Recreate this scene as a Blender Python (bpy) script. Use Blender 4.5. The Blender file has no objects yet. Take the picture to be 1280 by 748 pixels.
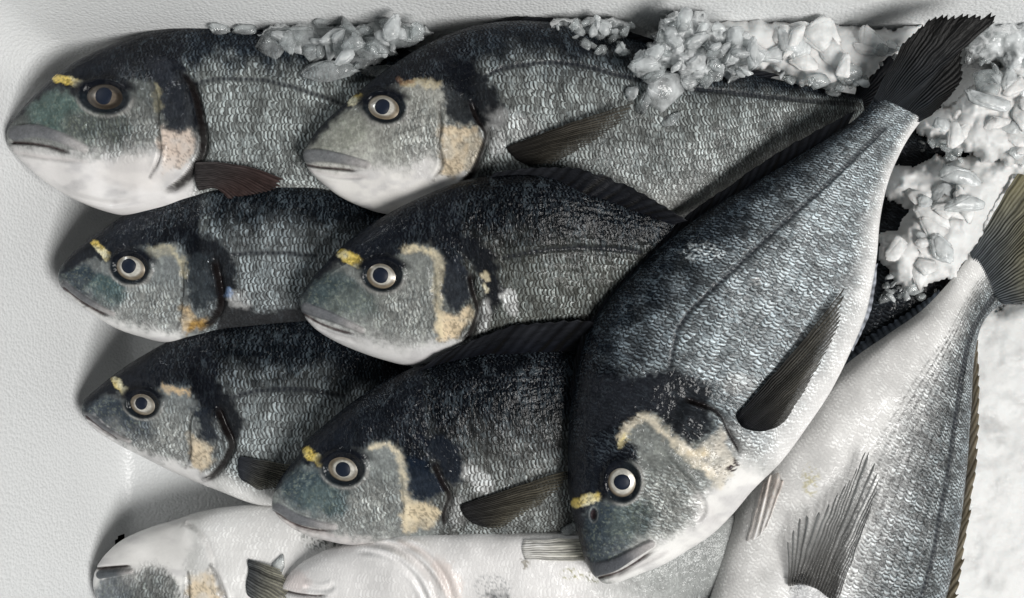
import bpy, bmesh, math, random
import numpy as np
from mathutils import Vector

# ------------------------------------------------------------------ units, camera, light
S = 0.0004                      # metres per modelling unit (a unit is about one photo pixel at fish height)
F, CH = 1300.0, 1400.0          # focal length in units, camera height above the box floor
scene = bpy.context.scene
col = scene.collection

cd = bpy.data.cameras.new('camera'); cam = bpy.data.objects.new('camera', cd); col.objects.link(cam)
cam.location = (0, 0, CH * S)
cd.sensor_width = 36.0; cd.lens = 36.0 * F / 1280.0
cd.clip_start = 0.01; cd.clip_end = 20
scene.camera = cam

w = bpy.data.worlds.new('World'); scene.world = w; w.use_nodes = True
bg = w.node_tree.nodes['Background']; bg.inputs[0].default_value = (0.78, 0.90, 1.0, 1); bg.inputs[1].default_value = 0.05

def area(name, loc, target, sx, sy, power, colr):
    l = bpy.data.lights.new(name, 'AREA'); l.shape = 'RECTANGLE'; l.size = sx * S; l.size_y = sy * S
    l.energy = power; l.color = colr
    o = bpy.data.objects.new(name, l); col.objects.link(o)
    o.location = Vector(loc) * S
    o.rotation_euler = (Vector(target) - Vector(loc)).to_track_quat('-Z', 'Y').to_euler()
    return o
area('key_lamp', (2400, -1700, 3600), (40, -20, 100), 1900, 1900, 39, (1.0, 0.985, 0.96))
area('side_lamp', (-1500, 800, 1250), (100, 0, 150), 300, 45, 0.8, (0.92, 0.97, 1.0))

scene.view_settings.view_transform = 'Standard'
scene.view_settings.look = 'None'
scene.view_settings.exposure = 0.0
scene.view_settings.gamma = 1.0
scene.view_settings.use_curve_mapping = False
scene.cycles.use_denoising = True
scene.cycles.max_bounces = 8
scene.cycles.transmission_bounces = 8
scene.cycles.caustics_refractive = False
scene.cycles.caustics_reflective = False

# ------------------------------------------------------------------ numeric helpers
def W(px, py, z):
    """point of the place at photo position px,py and height z (units), in units"""
    px, py, z = np.broadcast_arrays(np.asarray(px, float), np.asarray(py, float), np.asarray(z, float))
    k = (CH - z) / F
    return np.stack([(px - 640) * k, -(py - 374) * k, z], -1)
def PX(P):
    k = F / (CH - P[..., 2])
    return np.stack([P[..., 0] * k + 640, -P[..., 1] * k + 374], -1)

def vnoise(x, y, seed=0):
    xi = np.floor(x).astype(np.int64); yi = np.floor(y).astype(np.int64)
    fx = x - xi; fy = y - yi
    fx = fx * fx * (3 - 2 * fx); fy = fy * fy * (3 - 2 * fy)
    def h(a, b):
        n = (a * 374761393 + b * 668265263 + seed * 974634777) & 0x7fffffff
        n = ((n ^ (n >> 13)) * 1274126177) & 0x7fffffff
        return ((n ^ (n >> 16)) & 0xffff) / 65535.0
    a = h(xi, yi); b = h(xi + 1, yi); c = h(xi, yi + 1); d = h(xi + 1, yi + 1)
    return (a + (b - a) * fx) * (1 - fy) + (c + (d - c) * fx) * fy
def fbm(x, y, seed=0, octs=3):
    s = 0; a = 0.5; t = 0
    for i in range(octs):
        s = s + a * vnoise(x * 2 ** i, y * 2 ** i, seed + i * 17); t += a; a *= 0.5
    return s / t                                    # 0..1
def sst(a, b, x):
    t = np.clip((x - a) / (b - a), 0, 1); return t * t * (3 - 2 * t)
def mix(a, b, t):
    return a + (np.asarray(b) - a) * t[..., None]

def spline(pts, n, closed=False):
    """Catmull-Rom through pts, resampled evenly by length"""
    p = np.asarray(pts, float)
    if len(p) == 2:
        t = np.linspace(0, 1, n)[:, None]; return p[0] + (p[1] - p[0]) * t
    if closed: q = np.vstack([p[-1], p, p[0], p[1]])
    else: q = np.vstack([2 * p[0] - p[1], p, 2 * p[-1] - p[-2]])
    out = []
    t = np.linspace(0, 1, 16, endpoint=False)[:, None]
    for i in range(len(q) - 3):
        a, b, c, d = q[i:i + 4]
        out.append(0.5 * (2 * b + (c - a) * t + (2 * a - 5 * b + 4 * c - d) * t * t + (3 * b - a - 3 * c + d) * t ** 3))
    out = np.vstack(out + [q[-2][None]])
    L = np.concatenate([[0], np.cumsum(np.linalg.norm(np.diff(out, axis=0), axis=1))])
    s = np.linspace(0, L[-1], n)
    return np.stack([np.interp(s, L, out[:, k]) for k in range(p.shape[1])], -1)

def segdist(P, line):
    """distance to an open polyline and running parameter (0..n-1) of the nearest point"""
    line = np.asarray(line, float)
    best = np.full(P.shape[:-1], 1e9); par = np.zeros(P.shape[:-1])
    for i in range(len(line) - 1):
        a, b = line[i], line[i + 1]; ab = b - a
        t = np.clip(((P - a) @ ab) / max(ab @ ab, 1e-9), 0, 1)
        d = np.hypot(P[..., 0] - a[0] - t * ab[0], P[..., 1] - a[1] - t * ab[1])
        m = d < best
        best = np.where(m, d, best); par = np.where(m, i + t, par)
    return best, par
def polysd(P, poly):
    """signed distance to a polygon, negative inside"""
    poly = np.asarray(poly, float)
    d, _ = segdist(P, np.vstack([poly, poly[:1]]))
    ins = np.zeros(P.shape[:-1], bool)
    x, y = P[..., 0], P[..., 1]
    for i in range(len(poly)):
        x1, y1 = poly[i]; x2, y2 = poly[(i + 1) % len(poly)]
        if y1 == y2: continue
        c = ((y1 > y) != (y2 > y)) & (x < (x2 - x1) * (y - y1) / (y2 - y1) + x1)
        ins ^= c
    return np.where(ins, -d, d)

# ------------------------------------------------------------------ object helpers
def tag(o, label=None, cat=None, group=None, kind=None):
    if label: o['label'] = label
    if cat: o['category'] = cat
    if group: o['group'] = group
    if kind: o['kind'] = kind
    return o
def empty(name, loc, label, cat, group=None):
    o = bpy.data.objects.new(name, None); col.objects.link(o)
    o.empty_display_size = 0.01
    o.location = Vector(loc) * S
    return tag(o, label, cat, group)
def mesh_obj(name, verts, faces, mat, parent=None, origin=None, pig=None, floats=None, vecs=None, smooth=True):
    """verts in units; placed relative to the parent's or its own origin"""
    v = np.asarray(verts, float)
    if parent is not None: org = np.array(parent_world(parent)) / S
    else: org = np.array(origin if origin is not None else (0, 0, 0), float)
    own = np.array(origin, float) if (parent is not None and origin is not None) else org
    me = bpy.data.meshes.new(name)
    vv = ((v - own) * S).astype(np.float32)
    me.vertices.add(len(vv)); me.vertices.foreach_set('co', vv.ravel())
    if isinstance(faces, np.ndarray):
        k = faces.shape[1]; nf = len(faces)
        me.loops.add(nf * k); me.loops.foreach_set('vertex_index', faces.astype(np.int32).ravel())
        me.polygons.add(nf); me.polygons.foreach_set('loop_start', np.arange(0, nf * k, k, dtype=np.int32))
    else:
        ls = [len(f) for f in faces]
        me.loops.add(sum(ls)); me.loops.foreach_set('vertex_index', np.array([i for f in faces for i in f], np.int32))
        me.polygons.add(len(ls)); me.polygons.foreach_set('loop_start', np.concatenate([[0], np.cumsum(ls)[:-1]]).astype(np.int32))
    me.update(calc_edges=True); me.validate()
    if smooth: me.polygons.foreach_set('use_smooth', np.ones(len(me.polygons), bool))
    if pig is not None:
        a = me.attributes.new('pigment', 'FLOAT_COLOR', 'POINT')
        c = np.ones((len(v), 4), np.float32); c[:, :3] = np.clip(pig, 0, 1); a.data.foreach_set('color', c.ravel())
    for k, val in (floats or {}).items():
        a = me.attributes.new(k, 'FLOAT', 'POINT'); a.data.foreach_set('value', np.asarray(val, np.float32))
    for k, val in (vecs or {}).items():
        a = me.attributes.new(k, 'FLOAT_VECTOR', 'POINT'); a.data.foreach_set('vector', np.asarray(val, np.float32).ravel())
    me.materials.append(mat)
    o = bpy.data.objects.new(name, me); col.objects.link(o)
    if parent is not None:
        o.parent = parent; o.location = Vector((own - org) * S)
    else: o.location = Vector(org * S)
    return o
WORLD = {}
def parent_world(o):
    p = Vector((0, 0, 0))
    while o is not None:
        p = p + o.location; o = o.parent
    return p
def grid_faces(nu, nv, wrap=False, off=0):
    i = np.arange(nu - 1)[:, None]; j = np.arange(nv if wrap else nv - 1)[None]
    j2 = (j + 1) % nv
    return (np.stack([i * nv + j, i * nv + j2, (i + 1) * nv + j2, (i + 1) * nv + j], -1) + off).reshape(-1, 4)

# ------------------------------------------------------------------ node helpers
class X:
    """tiny expression wrapper over Math nodes"""
    nt = None
    def __init__(s, sock): s.s = sock
    @staticmethod
    def op(o, *a):
        n = X.nt.nodes.new('ShaderNodeMath'); n.operation = o
        for i, v in enumerate(a):
            if isinstance(v, X): X.nt.links.new(v.s, n.inputs[i])
            else: n.inputs[i].default_value = v
        return X(n.outputs[0])
    def __add__(s, o): return X.op('ADD', s, o)
    __radd__ = __add__
    def __sub__(s, o): return X.op('SUBTRACT', s, o)
    def __rsub__(s, o): return X.op('SUBTRACT', o, s)
    def __mul__(s, o): return X.op('MULTIPLY', s, o)
    __rmul__ = __mul__
    def __truediv__(s, o): return X.op('DIVIDE', s, o)
def floor_(a): return X.op('FLOOR', a)
def fract(a): return X.op('FRACT', a)
def step(a, b, x):
    n = X.nt.nodes.new('ShaderNodeMapRange'); n.interpolation_type = 'SMOOTHSTEP'
    X.nt.links.new(x.s, n.inputs[0]); n.inputs[1].default_value = a; n.inputs[2].default_value = b
    return X(n.outputs[0])
def node(kind, **kw):
    n = X.nt.nodes.new(kind)
    for k, v in kw.items(): setattr(n, k, v)
    return n
def setin(n, **kw):
    for k, v in kw.items():
        s = n.inputs[k.replace('_', ' ')]
        if isinstance(v, X): X.nt.links.new(v.s, s)
        elif hasattr(v, 'is_output'): X.nt.links.new(v, s)
        else: s.default_value = v
def attr(name, out='Fac'):
    n = node('ShaderNodeAttribute'); n.attribute_name = name; return n.outputs[out]
def comb(x, y, z=0.0):
    n = node('ShaderNodeCombineXYZ')
    for i, v in enumerate((x, y, z)):
        if isinstance(v, X): X.nt.links.new(v.s, n.inputs[i])
        else: n.inputs[i].default_value = v
    return n.outputs[0]
def noise(vec, scale, detail=2.0, rough=0.5, out='Fac'):
    n = node('ShaderNodeTexNoise'); X.nt.links.new(vec, n.inputs['Vector'])
    n.inputs['Scale'].default_value = scale; n.inputs['Detail'].default_value = detail; n.inputs['Roughness'].default_value = rough
    return X(n.outputs[out])
def voro(vec, scale, feature='F1', out='Distance', rand=1.0, smooth=None):
    n = node('ShaderNodeTexVoronoi', feature=feature); X.nt.links.new(vec, n.inputs['Vector'])
    n.inputs['Scale'].default_value = scale; n.inputs['Randomness'].default_value = rand
    if smooth is not None: n.inputs['Smoothness'].default_value = smooth
    return X(n.outputs[out])
def mixcol(f, a, b):
    n = node('ShaderNodeMix', data_type='RGBA')
    for sock, v in ((n.inputs[0], f), (n.inputs[6], a), (n.inputs[7], b)):
        if isinstance(v, X): X.nt.links.new(v.s, sock)
        elif hasattr(v, 'is_output'): X.nt.links.new(v, sock)
        else: sock.default_value = (*v, 1) if isinstance(v, tuple) and len(v) == 3 else v
    return n.outputs[2]
def scalecol(c, f):
    n = node('ShaderNodeVectorMath', operation='SCALE')
    X.nt.links.new(c, n.inputs[0]); X.nt.links.new(f.s, n.inputs['Scale']); return n.outputs[0]
def new_mat(name):
    m = bpy.data.materials.new(name); m.use_nodes = True
    X.nt = m.node_tree
    return m, m.node_tree.nodes['Principled BSDF'], m.node_tree.nodes['Material Output']
def bump(height, dist, strength=1.0, normal=None):
    n = node('ShaderNodeBump'); n.inputs['Strength'].default_value = strength; n.inputs['Distance'].default_value = dist
    X.nt.links.new(height.s, n.inputs['Height'])
    if normal is not None: X.nt.links.new(normal, n.inputs['Normal'])
    return n.outputs[0]

def skin_material():
    m, b, out = new_mat('fish_skin')
    pig = attr('pigment', 'Color'); sc = X(attr('scaly')); ck = X(attr('cheek')); gl = X(attr('glint'))
    sp = node('ShaderNodeSeparateXYZ'); X.nt.links.new(attr('body', 'Vector'), sp.inputs[0])
    u, v = X(sp.outputs[0]), X(sp.outputs[1])
    uv = attr('body', 'Vector')
    w1 = noise(comb(u * 0.03, v * 0.04), 1.0, 2.0) - 0.5
    w2 = noise(comb(u * 0.10, v * 0.10, 3.0), 1.0, 1.5) - 0.5
    w3 = noise(comb(u * 0.30, v * 0.20, 5.0), 1.0, 1.0) - 0.5
    bb = v / 8.0 + w1 * 1.6 + w2 * 0.8 + w3 * 0.25
    row = floor_(bb); fb = fract(bb) - 0.5
    ph = u / 4.1 + w1 * 2.2 + w2 * 1.1 + w3 * 0.55 + row * 0.5 + fb * fb * -1.3
    fa = fract(ph)
    wn = node('ShaderNodeTexWhiteNoise', noise_dimensions='2D'); X.nt.links.new(comb(floor_(ph), row), wn.inputs['Vector'])
    r = X(wn.outputs['Value'])
    st = noise(comb(u * 0.16, v * 0.06, 9.0), 1.0, 3.0, 0.65)
    st2 = noise(comb(u * 0.04, v * 0.03, 7.0), 1.0, 2.5, 0.6)
    st3 = noise(comb(u * 0.55, v * 0.13, 4.0), 1.0, 2.0, 0.6)
    edge = step(0.30, 0.62, fa) * step(0.99, 0.80, fa) * step(0.54, 0.38, X.op('ABSOLUTE', fb))
    on = step(0.30, 0.74, r * 0.34 + st * 0.72) * (0.35 + 0.95 * step(0.36, 0.62, st2))
    lum = node('ShaderNodeRGBToBW'); X.nt.links.new(pig, lum.inputs[0])
    stroke = edge * on * (0.30 + 0.70 * step(0.006, 0.12, X(lum.outputs[0])))
    gap = step(0.26, 0.04, fa) * (0.6 + 0.4 * r)
    mul = (0.26 + 0.42 * step(0.25, 0.75, st3) + stroke * 0.95) * (1.0 - gap * 0.72) * (0.30 + st2 * 1.35)
    mul = 1.0 + (mul * 1.05 - 1.0) * sc
    c1 = scalecol(pig, X.op('MAXIMUM', mul, 0.08))
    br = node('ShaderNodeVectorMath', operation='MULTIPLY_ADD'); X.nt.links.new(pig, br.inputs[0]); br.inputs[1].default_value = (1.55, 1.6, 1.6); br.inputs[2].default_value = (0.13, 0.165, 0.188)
    c2 = mixcol(X.op('MINIMUM', stroke * step(0.30, 0.60, st3) * sc * gl * 1.35, 1.0), c1, br.outputs[0])  # glints on the scale edges are painted into the base colour
    glint_streak = step(0.035, 0.008, X.op('ABSOLUTE', noise(comb(u * 0.11 + w2 * 0.8, v * 0.028, 2.0), 1.0, 3.0, 0.6) - 0.5)) * step(0.45, 0.6, noise(comb(u * 0.06, v * 0.04, 14.0), 1.0, 1.0))
    c2 = mixcol(glint_streak * sc * gl * 0.42, c2, br.outputs[0])  # long wavy highlights, painted as lighter colour
    satin = step(0.35, 0.65, X(lum.outputs[0]))
    # granular skin on the head
    gr = noise(uv, 0.42, 3, 0.65)
    gr2 = noise(uv, 0.13, 2, 0.6)
    c3 = scalecol(c2, 1.0 + (step(0.25, 0.75, gr) * 0.22 + gr2 * 0.8 - 0.51) * (1.0 - satin * 0.88) )
    X.nt.links.new(c3, b.inputs['Base Color'])
    hs = (fa * 0.7 * (1.0 - step(0.88, 1.0, fa)) - fb * fb * 0.4 + st3 * 0.7 + r * 0.25) * sc * 0.8
    hv = (1.0 - voro(uv, 0.19, 'SMOOTH_F1', smooth=0.2) * 1.6) * ck * 0.9
    hf = noise(uv, 0.3, 3, 0.6) * (0.45 - satin * 0.32)
    nb = bump(hs + hv + hf, S * 1.9, 1.0)
    X.nt.links.new(nb, b.inputs['Normal'])
    rg = 0.14 + noise(uv, 0.05, 2) * 0.18 + satin * 0.14
    X.nt.links.new(rg.s, b.inputs['Roughness'])
    spk = step(0.60, 0.72, noise(uv, 0.33, 2, 0.6))
    spl = 0.02 + satin * 0.25 + ck * 0.12 + (stroke * 0.42 + spk * 0.25) * sc
    X.nt.links.new(spl.s, b.inputs['Specular IOR Level'])
    # a film of water and slime
    wet = bump(noise(uv, 0.11, 2, 0.55) * 1.5 + st3 * 0.55 * sc + fa * 0.25 * sc, S * 1.6, 1.0)
    X.nt.links.new(wet, b.inputs['Coat Normal']); setin(b, Coat_Weight=0.24, Coat_Roughness=0.05)
    return m

def fin_material():
    m, b, out = new_mat('fish_fin')
    X.nt.links.new(attr('pigment', 'Color'), b.inputs['Base Color'])
    uv = attr('body', 'Vector')
    nb = bump(noise(uv, 0.25, 3), S * 1.0, 0.6); X.nt.links.new(nb, b.inputs['Normal'])
    setin(b, Roughness=0.30); b.inputs['Specular IOR Level'].default_value = 0.07
    tr = node('ShaderNodeBsdfTranslucent'); X.nt.links.new(attr('pigment', 'Color'), tr.inputs[0])
    tp = node('ShaderNodeBsdfTransparent')
    ms = node('ShaderNodeMixShader'); ms.inputs[0].default_value = 0.25
    X.nt.links.new(b.outputs[0], ms.inputs[1]); X.nt.links.new(tr.outputs[0], ms.inputs[2])
    m2 = node('ShaderNodeMixShader'); X.nt.links.new(attr('clear'), m2.inputs[0])
    X.nt.links.new(ms.outputs[0], m2.inputs[1]); X.nt.links.new(tp.outputs[0], m2.inputs[2])
    X.nt.links.new(m2.outputs[0], out.inputs[0])
    return m

def eye_material():
    m, b, out = new_mat('fish_eye')
    X.nt.links.new(attr('pigment', 'Color'), b.inputs['Base Color'])
    setin(b, Roughness=0.3, Coat_Weight=0.25, Coat_Roughness=0.08, Metallic=0.2)
    return m
def pupil_material():
    m, b, out = new_mat('fish_pupil')
    setin(b, Base_Color=(0.009, 0.014, 0.027, 1), Roughness=0.5); b.inputs['Specular IOR Level'].default_value = 0.2
    return m

def foam_material():
    m, b, out = new_mat('polystyrene')
    tc = node('ShaderNodeTexCoord').outputs['Object']
    sc = 1 / S
    v = voro(tc, 0.27 * sc, 'SMOOTH_F1', smooth=0.12)
    v2 = voro(tc, 0.30 * sc, 'F1')
    big = noise(tc, 0.012 * sc, 3)
    fine = noise(tc, 0.9 * sc, 2)
    nb = bump((1.0 - v) * 1.0 + (1.0 - v2) * 0.22 + fine * 0.12 + big * 1.0, S * 0.95, 0.8)
    X.nt.links.new(nb, b.inputs['Normal'])
    pit = step(0.80, 0.9, noise(tc, 0.11 * sc, 1))
    c = mixcol(pit * 0.55, (0.72, 0.732, 0.735), (0.36, 0.38, 0.385))
    c = mixcol(big * 0.35, c, (0.61, 0.62, 0.625))
    X.nt.links.new(c, b.inputs['Base Color'])
    setin(b, Roughness=0.40)
    return m

def ice_material(name, cloud, tint, ss, amp=1.0, freq=0.05, vary=1.3):
    """cloud: share of the ice that is milky; ss: how far light spreads in the milky part"""
    m, b, out = new_mat(name)
    tc = node('ShaderNodeTexCoord').outputs['Object']
    sc = 1 / S
    n1 = noise(tc, freq * sc, 3, 0.55)
    n3 = noise(tc, 0.16 * sc, 3, 0.55)
    nb = bump(n1 * (2.0 * amp) + n3 * (0.9 * amp), S * 2.6, 0.8)
    c = mixcol(step(0.3, 0.75, n1) * 0.35, tint, tuple(x * 0.88 for x in tint))
    X.nt.links.new(c, b.inputs['Base Color']); X.nt.links.new(nb, b.inputs['Normal'])
    setin(b, Roughness=0.55 if ss else 0.12, Subsurface_Weight=ss, Subsurface_Radius=(0.8, 1.0, 1.1), Subsurface_Scale=0.004)
    g = node('ShaderNodeBsdfRefraction'); setin(g, IOR=1.24, Roughness=0.03, Color=(0.96, 0.98, 0.98, 1)); X.nt.links.new(nb, g.inputs['Normal'])
    tp = node('ShaderNodeBsdfTransparent'); tp.inputs[0].default_value = (0.95, 0.97, 0.97, 1)
    tm = node('ShaderNodeMixShader'); tm.inputs[0].default_value = 0.22; X.nt.links.new(tp.outputs[0], tm.inputs[1]); X.nt.links.new(g.outputs[0], tm.inputs[2])
    gl = node('ShaderNodeBsdfGlossy'); setin(gl, Roughness=0.07); X.nt.links.new(nb, gl.inputs['Normal'])
    fr = node('ShaderNodeFresnel'); fr.inputs[0].default_value = 1.31; X.nt.links.new(nb, fr.inputs['Normal'])
    gm = node('ShaderNodeMixShader'); X.nt.links.new(fr.outputs[0], gm.inputs[0]); X.nt.links.new(tm.outputs[0], gm.inputs[1]); X.nt.links.new(gl.outputs[0], gm.inputs[2])
    k = X.op('MINIMUM', X.op('MAXIMUM', cloud + (n1 - 0.5) * vary, 0.04), 1.0)
    mx = node('ShaderNodeMixShader'); X.nt.links.new(k.s, mx.inputs[0])
    X.nt.links.new(gm.outputs[0], mx.inputs[1]); X.nt.links.new(b.outputs[0], mx.inputs[2])
    X.nt.links.new(mx.outputs[0], out.inputs[0])
    return m

def plain_material(name, c, rough=0.5):
    m, b, out = new_mat(name)
    tc = node('ShaderNodeTexCoord').outputs['Object']
    n = noise(tc, 30, 3)
    cc = mixcol(n * 0.4, c, tuple(x * 0.6 for x in c))
    X.nt.links.new(cc, b.inputs['Base Color']); setin(b, Roughness=rough)
    return m

SKIN, FIN, EYE, PUPIL = skin_material(), fin_material(), eye_material(), pupil_material()
FOAM = foam_material()
ICE_WHITE = ice_material('ice_packed', 1.0, (0.69, 0.695, 0.69), 0.6, 0.2, 0.03)
ICE_CLOUD = ice_material('ice_cloudy', 0.46, (0.88, 0.91, 0.92), 0.0, 0.6)
ICE_CLEAR = ice_material('ice_clear', 0.24, (0.84, 0.88, 0.89), 0.0, 0.5, 0.05, 0.9)
ICE_FROST = ice_material('ice_frosted', 0.85, (0.78, 0.79, 0.785), 0.4, 0.5, 0.05)
DARK = plain_material('drain_shadow', (0.012, 0.012, 0.013), 0.8)
COUNTER = plain_material('steel_counter', (0.35, 0.36, 0.37), 0.35)

# ------------------------------------------------------------------ polystyrene box
X0, X1, Y0, Y1 = -528.0, 900.0, -690.0, 262.0      # inner floor rectangle
DX, DY = 0.40, 0.30                                 # draft of the walls
RIM, R0 = 400.0, 34.0
DRAIN = [(134, 681), (154, 668), (155, 676), (136, 690)]
def ring(grow_x, grow_y, z, r):
    xa, xb, ya, yb = X0 - grow_x, X1 + grow_x, Y0 - grow_y, Y1 + grow_y
    pts = []
    def arc(cx, cy, a0): return [(cx + r * math.cos(a0 + k * math.pi / 24), cy + r * math.sin(a0 + k * math.pi / 24)) for k in range(13)]
    def line(a, b, n): return [(a[0] + (b[0] - a[0]) * k / n, a[1] + (b[1] - a[1]) * k / n) for k in range(1, n)]
    q = arc(xa + r, ya + r, math.pi)                # lower left corner
    pts += q; pts += line(q[-1], (xb - r, ya), 90)
    q = arc(xb - r, ya + r, 1.5 * math.pi); pts += q; pts += line(q[-1], (xb, yb - r), 60)
    q = arc(xb - r, yb - r, 0); pts += q; pts += line(q[-1], (xa + r, yb), 90)
    q = arc(xa + r, yb - r, 0.5 * math.pi); pts += q; pts += line(q[-1], (xa, ya + r), 240)
    return [(x, y, z) for x, y in pts]
def build_box():
    root = empty('fish_box', (186, -214, -40), 'white polystyrene fish box with pebbled inner walls holding the catch', 'fish box')
    rings = [ring(-g_, -g_, 0, 6 if g_ > 300 else 20) for g_ in (462, 400, 330, 260, 190, 120, 60)]
    for k in range(0, 7):
        a = k / 6 * math.pi / 2 * 0.8
        rf = 26
        zf = rf * (1 - math.cos(a)); g = -rf * 0.75 + rf * math.sin(a) * 0.75 + 0
        rings.append(ring(g + DX * zf * 0.2, g + DY * zf * 0.2, zf, R0))
    z0 = rings[-1][0][2]
    for z in (40, 80, 120, 160, 200, 250, 300, 350, RIM - 14):
        rings.append(ring(DX * (z - 8), DY * (z - 8), z, R0 + z * 0.12))
    g = RIM - 8
    rings.append(ring(DX * g + 4, DY * g + 4, RIM - 3, R0 + 50)); rings.append(ring(DX * g + 12, DY * g + 12, RIM, R0 + 50))
    rings.append(ring(DX * g + 70, DY * g + 70, RIM, R0 + 80)); rings.append(ring(DX * g + 78, DY * g + 78, RIM - 8, R0 + 80))
    rings.append(ring(DX * g + 40, DY * g + 40, -40, R0 + 80))
    for g_ in (0, 120, 240, 360, 460): rings.append(ring(-g_, -g_, -40, 10))
    nr = len(rings[0]); V = np.array([p for r in rings for p in r])
    # slight swelling so the moulded faces are not ruler straight
    V[:, 0] += (fbm(V[:, 1] / 160, V[:, 2] / 120, 3) - .5) * 5; V[:, 1] += (fbm(V[:, 0] / 160, V[:, 2] / 120, 4) - .5) * 5
    Fq = grid_faces(len(rings), nr, wrap=True)
    c = PX(V[Fq].mean(1)); top = V[Fq][:, :, 2].max(1) < 120
    hole = (polysd(c, DRAIN) < 0.5) & top
    faces = [tuple(f) for f in Fq[~hole]]
    faces.append(tuple(range(nr - 1, -1, -1))[::-1]); n0 = (len(rings) - 1) * nr; faces.append(tuple(range(n0 + nr - 1, n0 - 1, -1)))
    mesh_obj('box_shell', V, faces, FOAM, root)
    # the drain: a dark pocket behind the opening
    P = W([128, 162, 162, 128], [664, 660, 684, 696], 0.0)
    top_ = P.copy(); top_[:, 2] = 14; bot = P.copy(); bot[:, 2] = -36
    top_ = top_[[0, 1, 2, 3]]
    mid = W([128, 162, 162, 128], [664, 660, 684, 696], -6.0)
    verts = np.vstack([mid, bot]); fs = [(4, 5, 6, 7), (0, 1, 5, 4), (1, 2, 6, 5), (2, 3, 7, 6), (3, 0, 4, 7)]
    mesh_obj('drain_hole', verts, fs, DARK, root, smooth=False)
build_box()
cv = np.array([(-1500, -1600, -42), (2000, -1600, -42), (2000, 1300, -42), (-1500, 1300, -42)])
cv = np.vstack([cv, cv - (0, 0, 40)])
tag(mesh_obj('counter_floor', cv, [(0, 1, 2, 3), (7, 6, 5, 4), (0, 4, 5, 1), (1, 5, 6, 2), (2, 6, 7, 3), (3, 7, 4, 0)], COUNTER, smooth=False), kind='structure')

# ------------------------------------------------------------------ height map of what has been built (for things that lie on top)
ZC = 4
zmap = np.zeros((1000 // ZC + 60, 1500 // ZC + 60))
def zput(P):
    q = PX(P); i = ((q[:, 1] + 100) / ZC).astype(int); j = ((q[:, 0] + 100) / ZC).astype(int)
    ok = (i >= 0) & (j >= 0) & (i < zmap.shape[0]) & (j < zmap.shape[1])
    np.maximum.at(zmap, (i[ok], j[ok]), P[ok, 2])
def zget(px, py):
    i = np.clip(((np.asarray(py) + 100) / ZC).astype(int), 0, zmap.shape[0] - 1); j = np.clip(((np.asarray(px) + 100) / ZC).astype(int), 0, zmap.shape[1] - 1)
    return zmap[i, j]

# ------------------------------------------------------------------ fish
C_BLACK = np.array([0.006, 0.007, 0.010]); C_WHITE = np.array([0.74, 0.735, 0.72]); C_GOLD = np.array([0.80, 0.60, 0.14])
C_CREAM = np.array([0.70, 0.60, 0.44]); C_SLATE = np.array([0.10, 0.14, 0.145]); C_LIP = np.array([0.15, 0.155, 0.165])

class Fish: pass

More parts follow.
